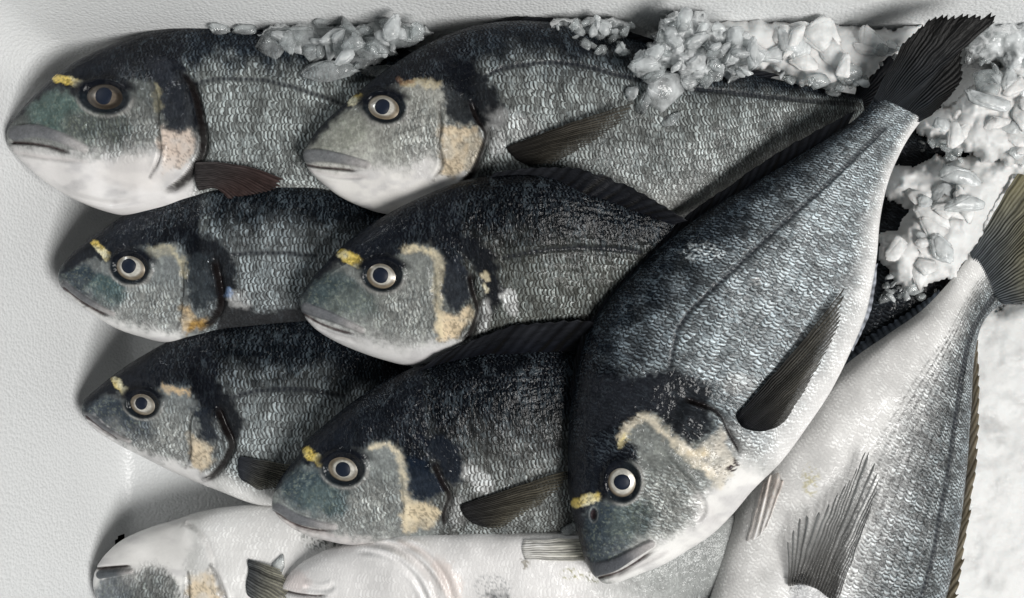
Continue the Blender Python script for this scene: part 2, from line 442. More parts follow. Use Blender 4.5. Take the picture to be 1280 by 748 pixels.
def build_fish(d, seed):
    rnd = np.random.RandomState(seed)
    f = Fish(); f.d = d
    D0 = np.array(d['D'], float); V0 = np.array(d['V'], float)
    L = np.linalg.norm(np.diff(D0, axis=0), axis=1).sum()
    stepu = d.get('res', 1.7)
    nu = int(L / stepu); width = np.max(np.linalg.norm(spline(D0, 60) - spline(V0, 60), axis=1))
    nv = int(width / stepu * 1.15)
    D = spline(D0, nu); V = spline(V0, nu)
    u = np.linspace(0, 1, nu)
    # denser at the snout
    t = np.linspace(-1, 1, nv); vv = np.sin(t * math.pi / 2)
    zi = np.linspace(0, 1, len(d['zD'])); zD = np.interp(u, zi, d['zD']); zV = np.interp(u, zi, d['zV'])
    Tk = np.array([0, .01, .03, .07, .13, .22, .33, .45, .6, .75, .9, 1.0])
    Tf = np.array([0.05, .22, .38, .55, .72, .88, .98, 1.0, .93, .72, .40, .13])
    # smooth thickness along the fish
    k = spline(np.stack([Tk * 4, Tf], -1), 400); Tu = np.interp(u, k[:, 0] / 4, k[:, 1]) * d['T']
    A = (vv + 1) / 2
    base = D[:, None] * (1 - A[None, :, None]) + V[:, None] * A[None, :, None]
    zb = zD[:, None] * (1 - A) + zV[:, None] * A
    p = np.where(vv < 0, 2.05, 2.5)
    prof = (1 - np.abs(vv) ** p) ** (1 / p)
    Pm = W(base[..., 0], base[..., 1], zb)              # mid plane
    top = Pm.copy(); top[..., 2] += Tu[:, None] * prof[None]
    Q = PX(top)                                         # where the surface shows
    f.Q, f.nu, f.nv, f.u, f.vv = Q, nu, nv, u, vv
    Pq = Q.reshape(-1, 2)
    # shallow warps that give every border a ragged edge
    wx = (fbm(Pq[:, 0] / 7, Pq[:, 1] / 7, seed, 3) - .5); wy = (fbm(Pq[:, 0] / 7, Pq[:, 1] / 7, seed + 50, 3) - .5)
    Pw = Pq + np.stack([wx, wy], -1) * 13
    Pw2 = Pq + np.stack([wx, wy], -1) * 5
    grain = fbm(Pq[:, 0] / 2.3, Pq[:, 1] / 2.3, seed + 9, 2)
    mott = fbm(Pq[:, 0] / 16, Pq[:, 1] / 16, seed + 19, 3)
    U = np.repeat(u, nv); VV = np.tile(vv, nu)
    def near(pt): return int(np.argmin(((Pq - np.asarray(pt)) ** 2).sum(1)))
    f.near = near
    half = np.linalg.norm(D - V, axis=1) / 2
    ax = (D + V) / 2; La = np.concatenate([[0], np.cumsum(np.linalg.norm(np.diff(ax, axis=0), axis=1))])
    xn = La / La[-1]; bu = np.repeat(np.concatenate([[0], np.cumsum(np.diff(La) * (.82 + .75 * (xn[1:] - .42) ** 2 * 2.2))]), nv); bv = (np.asin(vv)[None] if hasattr(np, 'asin') else np.arcsin(vv)[None]) * (half * .62 + half.max() * .18)[:, None]
    bv = bv.ravel()
    jit = rnd.rand() * 400
    gill = d.get('gill')
    ug = np.mean([U[near(g)] for g in gill]) if gill else d.get('ug', 0.3)
    dors = (D - V).mean(0); dors = dors / np.linalg.norm(dors)
    # --- pigment of the trunk
    vb, vw = d.get('vb', (-.75, -.1)), d.get('vw', (.55, .95))
    back = np.array(d.get('back', (0.035, 0.045, 0.055))); flank = np.array(d.get('flank', (0.25, 0.26, 0.25)))
    belly = np.array(d.get('belly', C_WHITE))
    vn = VV + (mott - .5) * .35
    c = np.tile(back, (len(VV), 1))
    m1 = sst(vb[0], vb[1], vn); c = mix(c, flank, m1)
    m2 = sst(vw[0], vw[1], VV + (mott - .5) * .16); c = mix(c, belly, m2)
    scaly = np.clip(1.0 - .82 * m2, 0, 1) * d.get('scale', 1.0)
    relief = np.zeros(len(VV)); calm = np.zeros(len(VV))
    cheek = np.zeros(len(VV))
    # longitudinal rows of dots
    if 'rows' in d:
        n, a, v0, v1 = d['rows']
        s = np.cos((VV) * n * math.pi * 2 + U * 3) * .5 + .5
        mk = sst(v0, v0 + .2, VV) * (1 - sst(v1 - .2, v1, VV)) * sst(.3, .55, U)
        c = c * (1 - np.clip(a * mk * s ** 1.5 * (0.1 + 1.5 * sst(.3, .7, grain)) * (.4 + 1.2 * mott), 0, .9)[:, None])
    # --- head
    if 'head' in d:
        hm = 1 - sst(ug - .05, ug + .01, U + (mott - .5) * .03)
        c = mix(c, np.array(d['head']), hm * (1 - .6 * (VV < -.55)))
        scaly = scaly * (1 - sst(0, 1, hm) * .88)
    if 'cheek' in d:
        x, y, rx, ry = d['cheek']
        q = ((Pq[:, 0] - x) / rx) ** 2 + ((Pq[:, 1] - y) / ry) ** 2
        cheek = np.exp(-q ** 1.5)
        scaly = np.maximum(scaly, np.exp(-(q * .45) ** 2) * .62)
        c = mix(c, np.array([.42, .43, .41]), cheek * .42)
        cv_ = fbm(Pq[:, 0] / 3.2, Pq[:, 1] / 3.2, seed + 33, 2)
        c = mix(c, np.array([.46, .46, .43]), cheek * sst(.35, .65, cv_) * .3)
        c = mix(c, np.array([.07, .075, .075]), cheek * sst(.5, .3, cv_) * .3)
    for sl in d.get('slate', []):
        x, y, rx, ry, ang = sl[:5]; cc = np.array(sl[5]) if len(sl) > 5 else C_SLATE
        a = math.radians(ang); dx, dy = Pw[:, 0] - x, Pw[:, 1] - y
        q = ((dx * math.cos(a) + dy * math.sin(a)) / rx) ** 2 + ((-dx * math.sin(a) + dy * math.cos(a)) / ry) ** 2
        c = mix(c, cc * 1.0, sst(1.9, .6, q) * (.85 + .15 * mott))
        sp = sst(.62, .72, grain) * sst(1.3, .6, q)
        c = mix(c, np.array([.25, .28, .22]), sp * .35)
    if 'wl' in d:
        wl = spline(d['wl'], 40); poly = np.vstack([wl, wl[-1] - dors * 400, wl[0] - dors * 400])
        s = polysd(Pw, poly); hh_ = 1 - sst(ug + .0, ug + .08, U)
        c = mix(c, np.array([.44, .445, .43]), sst(34, 0, s + (mott - .5) * 26) * hh_ * .5 * sst(.03, .16, U))
        w_ = d.get('wls', 9) * 1.7; m = sst(w_, -w_, s + (grain - .5) * 8) * hh_
        c = mix(c, np.array(d.get('chin', C_WHITE)), m); scaly = scaly * (1 - m); cheek = cheek * (1 - m * .6)
        c = mix(c, np.array([.50, .49, .495]), m * sst(.40, .72, fbm(Pq[:, 0] / 24, Pq[:, 1] / 13, seed + 91, 3)) * .6)
    if 'dk' in d:
        dk = spline(d['dk'], 40); poly = np.vstack([dk, dk[-1] + dors * 400, dk[0] + dors * 400])
        s = polysd(Pw, poly); m = sst(6, -5, s) * (1 - sst(ug - .02, ug + .12, U + (mott - .5) * .1))
        c = mix(c, C_BLACK * 1.3 + np.array([.001, .002, .004]), m * .97); cheek = cheek * (1 - m)
        scaly = np.maximum(scaly, m * sst(ug * .45, ug * .8, U) * .75)
    for cp in d.get('cream', []):
        s = polysd(Pw, cp[0]); m = sst(4, -4, s); cc = np.array(cp[1]) if len(cp) > 1 else C_CREAM
        m = m * (.55 + .45 * sst(.3, .6, mott))
        c = mix(c, cc, m); spk = sst(.60, .68, grain + (mott - .5) * .5) * sst(5, -1, s)
        c = mix(c, C_BLACK * 2, spk * .4); scaly = scaly * (1 - m); cheek *= (1 - m)
    for bp in d.get('black', []):
        s = polysd(Pw, bp[0]); m = sst(6, -5, s + (grain - .5) * 8); cc = np.array(bp[1]) if len(bp) > 1 else C_BLACK
        c = mix(c, cc, m * .96); scaly = np.where(m > .3, scaly * (1 - m) + .2 * m, scaly); cheek *= (1 - m)
    for bl in d.get('bar', []):
        dd, _ = segdist(Pw * .7 + Pw2 * .3, spline(bl[0], 30)); m = sst(bl[1] * 1.55, bl[1] * .2, dd + (grain - .5) * 6 + (mott - .5) * 8) * (.45 + .5 * sst(.35, .6, mott)); calm = np.maximum(calm, m)
        cc = np.array(bl[2]) if len(bl) > 2 else C_CREAM
        c = mix(c, cc, m * (.65 + .35 * sst(.3, .55, grain))); scaly = scaly * (1 - m); relief += m * .8
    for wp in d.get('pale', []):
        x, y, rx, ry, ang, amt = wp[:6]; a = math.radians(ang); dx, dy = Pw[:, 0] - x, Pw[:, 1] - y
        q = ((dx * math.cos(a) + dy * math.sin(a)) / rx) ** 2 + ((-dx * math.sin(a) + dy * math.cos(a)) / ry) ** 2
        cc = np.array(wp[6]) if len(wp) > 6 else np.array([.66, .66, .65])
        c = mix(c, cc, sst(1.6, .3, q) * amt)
    if 'lat' in d:
        dd, pr = segdist(Pw2 * .5 + Pq * .5, spline(d['lat'], 50)); m = sst(4.2, 1.6, dd) * (.60 + .4 * (np.sin(bu * 1.15) * .5 + .5)) * sst(.1, .4, mott + .15)
        c = mix(c, C_BLACK * 1.6, m * .97); relief -= m * 1.6; scaly = scaly * (1 - m)
    # --- creases with real depth
    if gill:
        gl = spline(gill, 40); gu = np.array([U[near(g)] for g in gl])
        dd, pr = segdist(Pq, gl); un = np.interp(pr, np.arange(40), gu); fr = U < un
        endf = sst(0, 5, pr) * sst(39, 34, pr)
        endf = sst(0, 5, pr) * sst(39, 34, pr)
        sd = np.where(fr, dd, -dd); wf = sst(-4.5, 2.5, sd); gh = d.get('gillh', 9)
        relief += (wf * gh * np.exp(-dd / 18) - (1 - wf) * gh * .8 * np.exp(-(dd / 7) ** 2)) * endf
        gd = d.get('gilldark', .95)
        m = sst(2.2, .2, sd) * sst(-8.5, -3.5, sd + (mott - .5) * 4) * endf * gd
        c = mix(c, np.array([.010, .008, .008]), m); scaly = scaly * (1 - m)  # black gill membrane, widened by slit shade painted into the colour
    for fo in d.get('folds', []):
        dd, pr = segdist(Pq, spline(fo[0], 40)); n = 39
        relief -= fo[1] * np.exp(-(dd / fo[2]) ** 2) * sst(0, 6, pr) * sst(n, n - 6, pr)
        relief += fo[1] * .5 * np.exp(-((dd - fo[2] * 2.2) / fo[2]) ** 2) * sst(0, 6, pr) * sst(n, n - 6, pr)
        if len(fo) > 3: c = mix(c, np.array(fo[3]), sst(fo[2] * 1.6, .2, dd) * .6)
    if 'lip' in d:
        dd, pr = segdist(Pq, spline(d['lip'][0], 40)); lw = d['lip'][1] * (1.0 - .45 * pr / 39)
        m = sst(lw * 1.1, lw * .75, dd); relief += 3.8 * np.exp(-(dd / lw) ** 4)
        lc = mix(np.tile(np.array(d.get('lipc', C_LIP)), (len(VV), 1)), np.array([.45, .43, .42]), sst(.45, 1.0, pr / 39) * .8)
        calm = np.maximum(calm, m); c = c * (1 - m[:, None]) + lc * m[:, None]; scaly *= (1 - m); cheek *= (1 - m)
        e = sst(2.2, .5, np.abs(dd - lw * 1.05)) * sst(1, 4, pr); relief -= e * 1.8
    if 'mouth' in d:
        dd, pr = segdist(Pq, spline(d['mouth'], 40)); k = sst(39, 30, pr)
        relief -= 6.5 * np.exp(-(dd / 2.3) ** 2) * k; c = mix(c, np.array([.05, .03, .03]), sst(2.2, .6, dd) * k * .9)
    # --- gold mark between the eyes
    if 'gold' in d:
        g = d['gold']; dd, _ = segdist(Pw2, np.array(g[:2], float)); m = sst(g[2] * 1.25, g[2] * .75, dd + (grain - .5) * 4)
        gc = mix(np.tile(C_GOLD, (len(VV), 1)), np.array([.80, .76, .55]), sst(.35, .75, mott))
        gc = gc * (.55 + .6 * sst(.25, .6, grain))[:, None]
        c = c * (1 - m[:, None]) + gc * m[:, None]; relief += m * 1.5
    for nst in d.get('nostril', []):
        x, y, rx, ry = nst; q = np.sqrt(((Pq[:, 0] - x) / rx) ** 2 + ((Pq[:, 1] - y) / ry) ** 2)
        relief -= 5 * np.exp(-(q ** 3)); c = mix(c, np.array([.05, .035, .038]), sst(1.15, .7, q)); c = mix(c, np.array([.3, .31, .3]), np.exp(-((q - 1.35) / .18) ** 2) * .5)
    eye = d.get('eye')
    if eye:
        x, y, rx, ry, ang = eye[:5]; a = math.radians(ang); dx, dy = Pq[:, 0] - x, Pq[:, 1] - y
        q = np.sqrt(((dx * math.cos(a) + dy * math.sin(a)) / rx) ** 2 + ((-dx * math.sin(a) + dy * math.cos(a)) / ry) ** 2)
        relief += 3.5 * np.exp(-((q - 1.28) / .22) ** 2) - 4 * np.exp(-(q / .9) ** 4)
        mk = sst(1.55, 1.2, q + (mott - .5) * .3)
        c = mix(c, np.array([.012, .016, .020]), mk); scaly *= (1 - mk); cheek *= (1 - mk)
        side = (dx * dors[0] + dy * dors[1]) / ry
        c = mix(c, C_BLACK * 1.2, sst(2.2, 1.4, q) * sst(.1, .7, side))
        c = mix(c, np.array([.40, .39, .37]), np.exp(-((q - 1.42) / .10) ** 2) * sst(.2, -.6, side) * .6)
    for dp in d.get('speck', []):
        x, y, rx, ry, cc = dp; q = ((Pq[:, 0] - x) / rx) ** 2 + ((Pq[:, 1] - y) / ry) ** 2
        c = mix(c, np.array(cc), sst(1.3, .4, q) * sst(.5, .66, grain))
    hmk = np.where(U < ug + .02, 1.0, 0.15) * sst(.62, .4, c.mean(-1)) * (1 - calm)
    mt = fbm(Pq[:, 0] / 3.2, Pq[:, 1] / 3.2, seed + 61, 2) * .6 + fbm(Pq[:, 0] / 11, Pq[:, 1] / 11, seed + 62, 2) * .4
    c = c * (1 + hmk * (sst(.28, .72, mt) * .40 - .20))[:, None]
    c = c + (hmk * sst(.58, .75, mt) * sst(.03, .1, c.mean(-1)))[:, None] * np.array([.05, .055, .045])
    # soft, wandering tone
    c = c * (.86 + .28 * fbm(Pq[:, 0] / 30, Pq[:, 1] / 30, seed + 77, 2))[:, None]
    # low hollows and swellings of a real body
    relief += (fbm(Pq[:, 0] / 45, Pq[:, 1] / 45, seed + 5, 2) - .5) * 5 * np.repeat(sst(.05, .2, u), nv)
    relief = relief.reshape(nu, nv) * np.minimum(1, prof * 1.8)[None]
    top[..., 2] += relief
    # --- underside
    nb = 14; tb = np.linspace(1, -1, nb)[1:-1]; vb_ = np.sin(tb * math.pi / 2); Ab = (vb_ + 1) / 2
    bb = D[:, None] * (1 - Ab[None, :, None]) + V[:, None] * Ab[None, :, None]
    bot = W(bb[..., 0], bb[..., 1], zD[:, None] * (1 - Ab) + zV[:, None] * Ab); bot[..., 2] -= Tu[:, None] * np.sqrt(1 - vb_ ** 2)[None]
    bot[..., 2] = np.maximum(bot[..., 2], 3)
    f.top = top
    f.N = np.cross(np.gradient(top, axis=1), np.gradient(top, axis=0)); f.N /= np.maximum(np.linalg.norm(f.N, axis=-1, keepdims=True), 1e-9)
    f.N *= np.sign(f.N[..., 2:3].mean())
    nr = nv + nb - 2
    ringv = np.concatenate([top, bot], 1).reshape(-1, 3)
    faces = [tuple(x) for x in ()]
    Fq = grid_faces(nu, nr, wrap=True)
    flip = np.cross(top[nu // 2, nv // 2 + 1] - top[nu // 2, nv // 2], top[nu // 2 + 1, nv // 2] - top[nu // 2, nv // 2])[2] < 0
    n = len(ringv); ringv = np.vstack([ringv, ringv[:nr].mean(0), ringv[-nr:].mean(0)])
    i = np.arange(nr); j = (i + 1) % nr
    capA = np.stack([i, np.full(nr, n), j], -1); capB = np.stack([i + (nu - 1) * nr, j + (nu - 1) * nr, np.full(nr, n + 1)], -1)
    allf = list(map(tuple, Fq.tolist())) + list(map(tuple, capA.tolist())) + list(map(tuple, capB.tolist()))
    if flip: allf = [t_[::-1] for t_ in allf]
    def ext(a, fill):
        a = np.asarray(a, float); sh = a.shape[1:]
        z = np.empty((nu, nr) + sh); z[:, :nv] = a.reshape((nu, nv) + sh)
        z[:, nv:] = z[:, nv - 1:nv]*1.0
        z = z.reshape((nu * nr,) + sh)
        return np.concatenate([z, z[:1], z[-1:]])
    base_pt = np.array([ringv[:, 0].mean(), ringv[:, 1].mean(), ringv[:, 2].min()])
    f.root = empty('sea_bream', base_pt, d['label'], 'fish', 'sea bream lying in the box')
    bodyv = np.stack([bu + jit, bv + jit * .37, np.zeros_like(bu)], -1)
    glv = np.full(len(VV), d.get('glint', .6))
    mesh_obj('body', ringv, allf, SKIN, f.root, pig=ext(c, 0), floats={'scaly': ext(scaly, 0), 'cheek': ext(cheek, 0), 'glint': ext(glv, 0)}, vecs={'body': ext(bodyv, 0)})
    zput(top.reshape(-1, 3)); 
    f.sub = (Q[::4, ::4].reshape(-1, 2), top[::4, ::4, 2].ravel())
    if eye: add_eye(f, eye, d.get('iris', 0), seed)
    for fin in d.get('fins', []): add_fin(f, seed=seed * 13 + len(fin['name']), **fin)
    return f

def surf_z(f, px, py):
    q, z = f.sub; out = np.empty(px.shape)
    fx, fy = px.ravel(), py.ravel(); o = out.ravel()
    for i in range(0, len(fx), 200):
        dd = (q[None, :, 0] - fx[i:i + 200, None]) ** 2 + (q[None, :, 1] - fy[i:i + 200, None]) ** 2
        k = np.argpartition(dd, 4, axis=1)[:, :4]; wgt = 1 / (np.take_along_axis(dd, k, 1) + 4)
        o[i:i + 200] = (z[k] * wgt).sum(1) / wgt.sum(1)
    return o.reshape(px.shape)

def add_eye(f, eye, kind, seed):
    x, y, rx, ry, ang, pr = eye[:6]
    px_, py_ = (eye[6], eye[7]) if len(eye) > 6 else (x, y)
    k = f.near((x, y)); i, j = divmod(k, f.nv)
    P = f.top[i, j].copy(); N = f.N[max(i - 8, 0):i + 8, max(j - 8, 0):j + 8].reshape(-1, 3).mean(0); N = N / np.linalg.norm(N)
    N = N * .6 + np.array([0, 0, 1]) * .4; N /= np.linalg.norm(N)
    sc = (CH - P[2]) / F
    a = math.radians(ang); ex = np.array([math.cos(a), -math.sin(a), 0.]); ex -= N * (ex @ N); ex /= np.linalg.norm(ex); ey = np.cross(N, ex)
    nr, ns = 22, 56
    r = np.linspace(0, 1, nr)[1:]; th = np.linspace(0, 2 * math.pi, ns, endpoint=False)
    def dome(rx, ry, h, lift, dx=0, dy=0, pw=2.0):
        R, T = np.meshgrid(r, th, indexing='ij')
        X_, Y_, Z_ = R * np.cos(T) * rx * sc, R * np.sin(T) * ry * sc, lift + h * (1 - R ** pw) 
        V = P + (X_ + dx)[..., None] * ex + (Y_ + dy)[..., None] * ey + Z_[..., None] * N
        V = np.vstack([P + dx * ex + dy * ey + (lift + h) * N, V.reshape(-1, 3)])
        q = grid_faces(len(r), ns, wrap=True, off=1)
        fs = [tuple(t) for t in q.tolist()] + [(0, 1 + (s + 1) % ns, 1 + s) for s in range(ns)]
        fs = [t[::-1] for t in fs]
        return V, fs, np.concatenate([[0], R.ravel()]), np.concatenate([[0], T.ravel()])
    V, fs, R, T = dome(rx * 1.06, ry * 1.06, 5.0, 1.5)
    pfr = pr / rx
    silver = np.array([.62, .60, .54]); brown = np.array([.38, .31, .22]); dark = np.array([.02, .022, .026])
    if kind == 1: silver, brown = np.array([.16, .13, .10]), np.array([.055, .042, .03])
    nz = fbm(T * 5 + 3, R * 9, seed, 2)
    c = np.tile(brown, (len(R), 1))
    c = mix(c, silver, sst(pfr * 1.6, pfr * 1.1, R))
    c = mix(c, silver * .9, sst(.25, .8, np.sin(T * 1.0 + seed) * .5 + .5) * sst(.95, .7, R) * .8)
    c = mix(c, brown * .6, np.exp(-((R - pfr * 1.55) / .07) ** 2) * .5)
    c = c * (.7 + .6 * nz)[:, None]
    c = mix(c, dark, sst(.86, .98, R))
    c = c * np.where(R > pfr * 1.25, .62, .95)[:, None]
    e = mesh_obj('eye', V, fs, EYE, f.root, origin=P, pig=c)
    ddx, ddy = (px_ - x) * sc, -(py_ - y) * sc
    off = np.array([ddx, ddy, 0.])
    V, fs, R, T = dome(pr, pr * .98, 2.2, 5.4, off @ ex, off @ ey, 3.0)
    mesh_obj('pupil', V, fs, PUPIL, e, origin=P)

def add_fin(f, seed, name, base, tip, rays=14, zb=None, zt=None, lift=(3, 7), c0=(.05, .05, .05), c1=(.12, .115, .10), rag=.06, ridge=1.3, clear=0.0, clear_tip=None, ns=26, bulge=0, label=None, thick=1.0, slant=0.0, round_base=0.0):
    rnd = np.random.RandomState(seed)
    nt = rays * 6 + 1
    t = np.linspace(0, 1, nt); s = np.linspace(0, 1, ns)
    B = spline(base, nt); Tp = spline(tip, nt)
    if slant:
        tt = np.clip(t + slant, 0, 1); Tp = np.stack([np.interp(tt, t, Tp[:, k]) for k in range(2)], -1)
    rj = rnd.rand(rays + 2)
    fr = t * rays
    saw = np.abs((fr % 1) - .5) * 2                      # 1 at rays, 0 between
    ln = 1 - rag * (rj[np.floor(fr).astype(int)] * .8 + (1 - saw) * .9 )
    G = B[:, None] + (Tp - B)[:, None] * (s[None, :, None] * ln[:, None, None])
    if round_base:
        dv = Tp.mean(0) - B.mean(0); dv /= np.linalg.norm(dv)
        G = G - dv * (np.sin(t * math.pi) ** .7 * round_base)[:, None, None] * (1 - s[None, :, None]) ** 2
    if bulge:
        dv = Tp - B; nrm = np.stack([-dv[:, 1], dv[:, 0]], -1); nrm /= np.maximum(np.linalg.norm(nrm, axis=1, keepdims=True), 1e-6)
        G = G + nrm[:, None] * (bulge * np.sin(s * math.pi))[None, :, None]
    G = G + (np.stack([vnoise(G[..., 0] / 14, G[..., 1] / 14, seed), vnoise(G[..., 0] / 14, G[..., 1] / 14, seed + 1)], -1) - .5) * 2.0
    if zb is None:
        Z = surf_z(f, G[..., 0], G[..., 1]) + lift[0] + (lift[1] - lift[0]) * s[None]
    else:
        zb_ = np.interp(t, np.linspace(0, 1, len(zb)), zb); zt_ = np.interp(t, np.linspace(0, 1, len(zt)), zt)
        Z = zb_[:, None] + (zt_ - zb_)[:, None] * s[None]
    Z = Z + ridge * saw[:, None] * (1 - .5 * s)[None] + (vnoise(t * 7, t * 0, seed + 3)[:, None] - .5) * 5 * s[None]
    V = W(G[..., 0], G[..., 1], Z).reshape(-1, 3)
    fine = vnoise(fr * 3, fr * 0 + 2, seed + 5)
    c = mix(np.tile(np.array(c0), (nt, ns, 1)), np.array(c1), np.broadcast_to(sst(.0, .9, s)[None], (nt, ns)))
    c = c * (.45 + .75 * saw[:, None] + .55 * (fine[:, None] - .3) + .5 * (rj[np.floor(fr).astype(int)][:, None] - .4))[..., None]
    dsh = vnoise(np.broadcast_to(s[None] * 16, (nt, ns)), np.broadcast_to(fr[:, None] * 2, (nt, ns)), seed + 8)
    c = np.clip(c * (.7 + .6 * dsh)[..., None], .006, 1)
    ct = clear if clear_tip is None else clear_tip
    cl = (clear + (ct - clear) * s[None]) * np.clip(1.5 * (1 - saw[:, None] ** 1.5), 0, 1)
    bv = np.stack([np.broadcast_to(s[None] * 90, (nt, ns)), np.broadcast_to(fr[:, None] * 9, (nt, ns)), np.zeros((nt, ns))], -1).reshape(-1, 3)
    o = mesh_obj(name, V, grid_faces(nt, ns), FIN, f.root, pig=c.reshape(-1, 3), floats={'clear': np.clip(cl, 0, 1).ravel()}, vecs={'body': bv})
    md = o.modifiers.new('thickness', 'SOLIDIFY'); md.thickness = thick * S; md.offset = 0
    if label: o['label'] = label
    return o

FISH = {}
OLIVE0, OLIVE1 = (.035, .035, .034), (.16, .145, .105)
BLK0, BLK1 = (.006, .007, .010), (.012, .013, .016)

FISH['corner'] = dict(
    label='sea bream with a dark brown eye and pink gill spot, in the top left corner',
    D=[(13, 171), (18, 155), (30, 138), (48, 118), (72, 95), (102, 75), (138, 58), (178, 43), (215, 36), (255, 33), (300, 33), (350, 38), (420, 50), (500, 70), (580, 95), (650, 122), (700, 138)],
    V=[(13, 171), (16, 187), (34, 207), (60, 229), (95, 250), (133, 265), (165, 270), (230, 268), (310, 260), (400, 250), (500, 235), (600, 205), (700, 178)],
    zD=[172, 175, 165, 130], zV=[172, 160, 150, 125], T=46, vb=(-.72, -.25), vw=(.75, 1.2), flank=(.31, .33, .32), back=(.014, .022, .034),
    head=(.12, .13, .125), eye=(132, 122, 25, 17, 5, 11, 131, 121), iris=1, gold=[(72, 98), (103, 106), 5.5],
    cheek=(165, 165, 40, 34), slate=[(78, 145, 40, 26, 20, (.10, .15, .14)), (120, 160, 40, 24, 0, (.09, .10, .095))],
    dk=[(16, 150), (45, 125), (70, 108), (90, 116), (110, 122), (150, 105), (165, 98), (185, 100), (205, 110), (230, 150)],
    wl=[(14, 182), (60, 190), (115, 196), (150, 196), (185, 190), (215, 180), (245, 175)], chin=(.76, .74, .73),
    black=[([(185, 70), (222, 78), (240, 100), (250, 130), (253, 165), (240, 162), (222, 165), (205, 158), (198, 120), (190, 95)], (.022, .025, .032)), ([(212, 72), (235, 95), (250, 125), (256, 165), (250, 185), (244, 150), (232, 115)],)],
    cream=[([(199, 156), (215, 160), (240, 163), (248, 175), (244, 195), (228, 212), (205, 215), (198, 190)], (.66, .55, .47))],
    bar=[([(196, 112), (198, 125), (197, 135)], 4, (.5, .45, .28))],
    gill=[(222, 85), (238, 108), (247, 138), (252, 168), (252, 186), (244, 204), (228, 224), (200, 243)],
    lat=[(243, 104), (270, 99), (320, 99), (355, 106), (400, 120), (440, 135)],
    lip=([(20, 167), (45, 164), (75, 172), (105, 186)], 10), mouth=[(15, 178), (35, 179), (60, 183), (90, 192)],
    folds=[([(186, 98), (196, 125), (198, 160), (200, 195), (188, 222)], 3, 2.2, (.05, .05, .05)), ([(17, 190), (50, 196), (85, 200), (108, 203)], 2.2, 2.5, (.6, .57, .56)), ([(55, 226), (90, 244), (140, 255), (175, 250)], 2.5, 3)], pale=[(175, 215, 50, 22, 0, .5, (.7, .66, .63))],
    fins=[dict(name='pectoral_fin', round_base=9, base=[(246, 203), (252, 218), (250, 238)], tip=[(358, 226), (348, 236), (322, 244), (288, 250)], rays=16, c0=(.05, .045, .045), c1=(.045, .03, .028), bulge=-7, lift=(4, 12)),
          dict(name='dorsal_fin', base=[(200, 40), (260, 36), (330, 40), (420, 54), (500, 74), (580, 98)], tip=[(210, 34), (262, 28), (332, 31), (424, 42), (506, 62), (584, 90)], rays=26, zb=[178, 172, 160], zt=[170, 165, 155], c0=BLK0, c1=BLK1, slant=.03)])

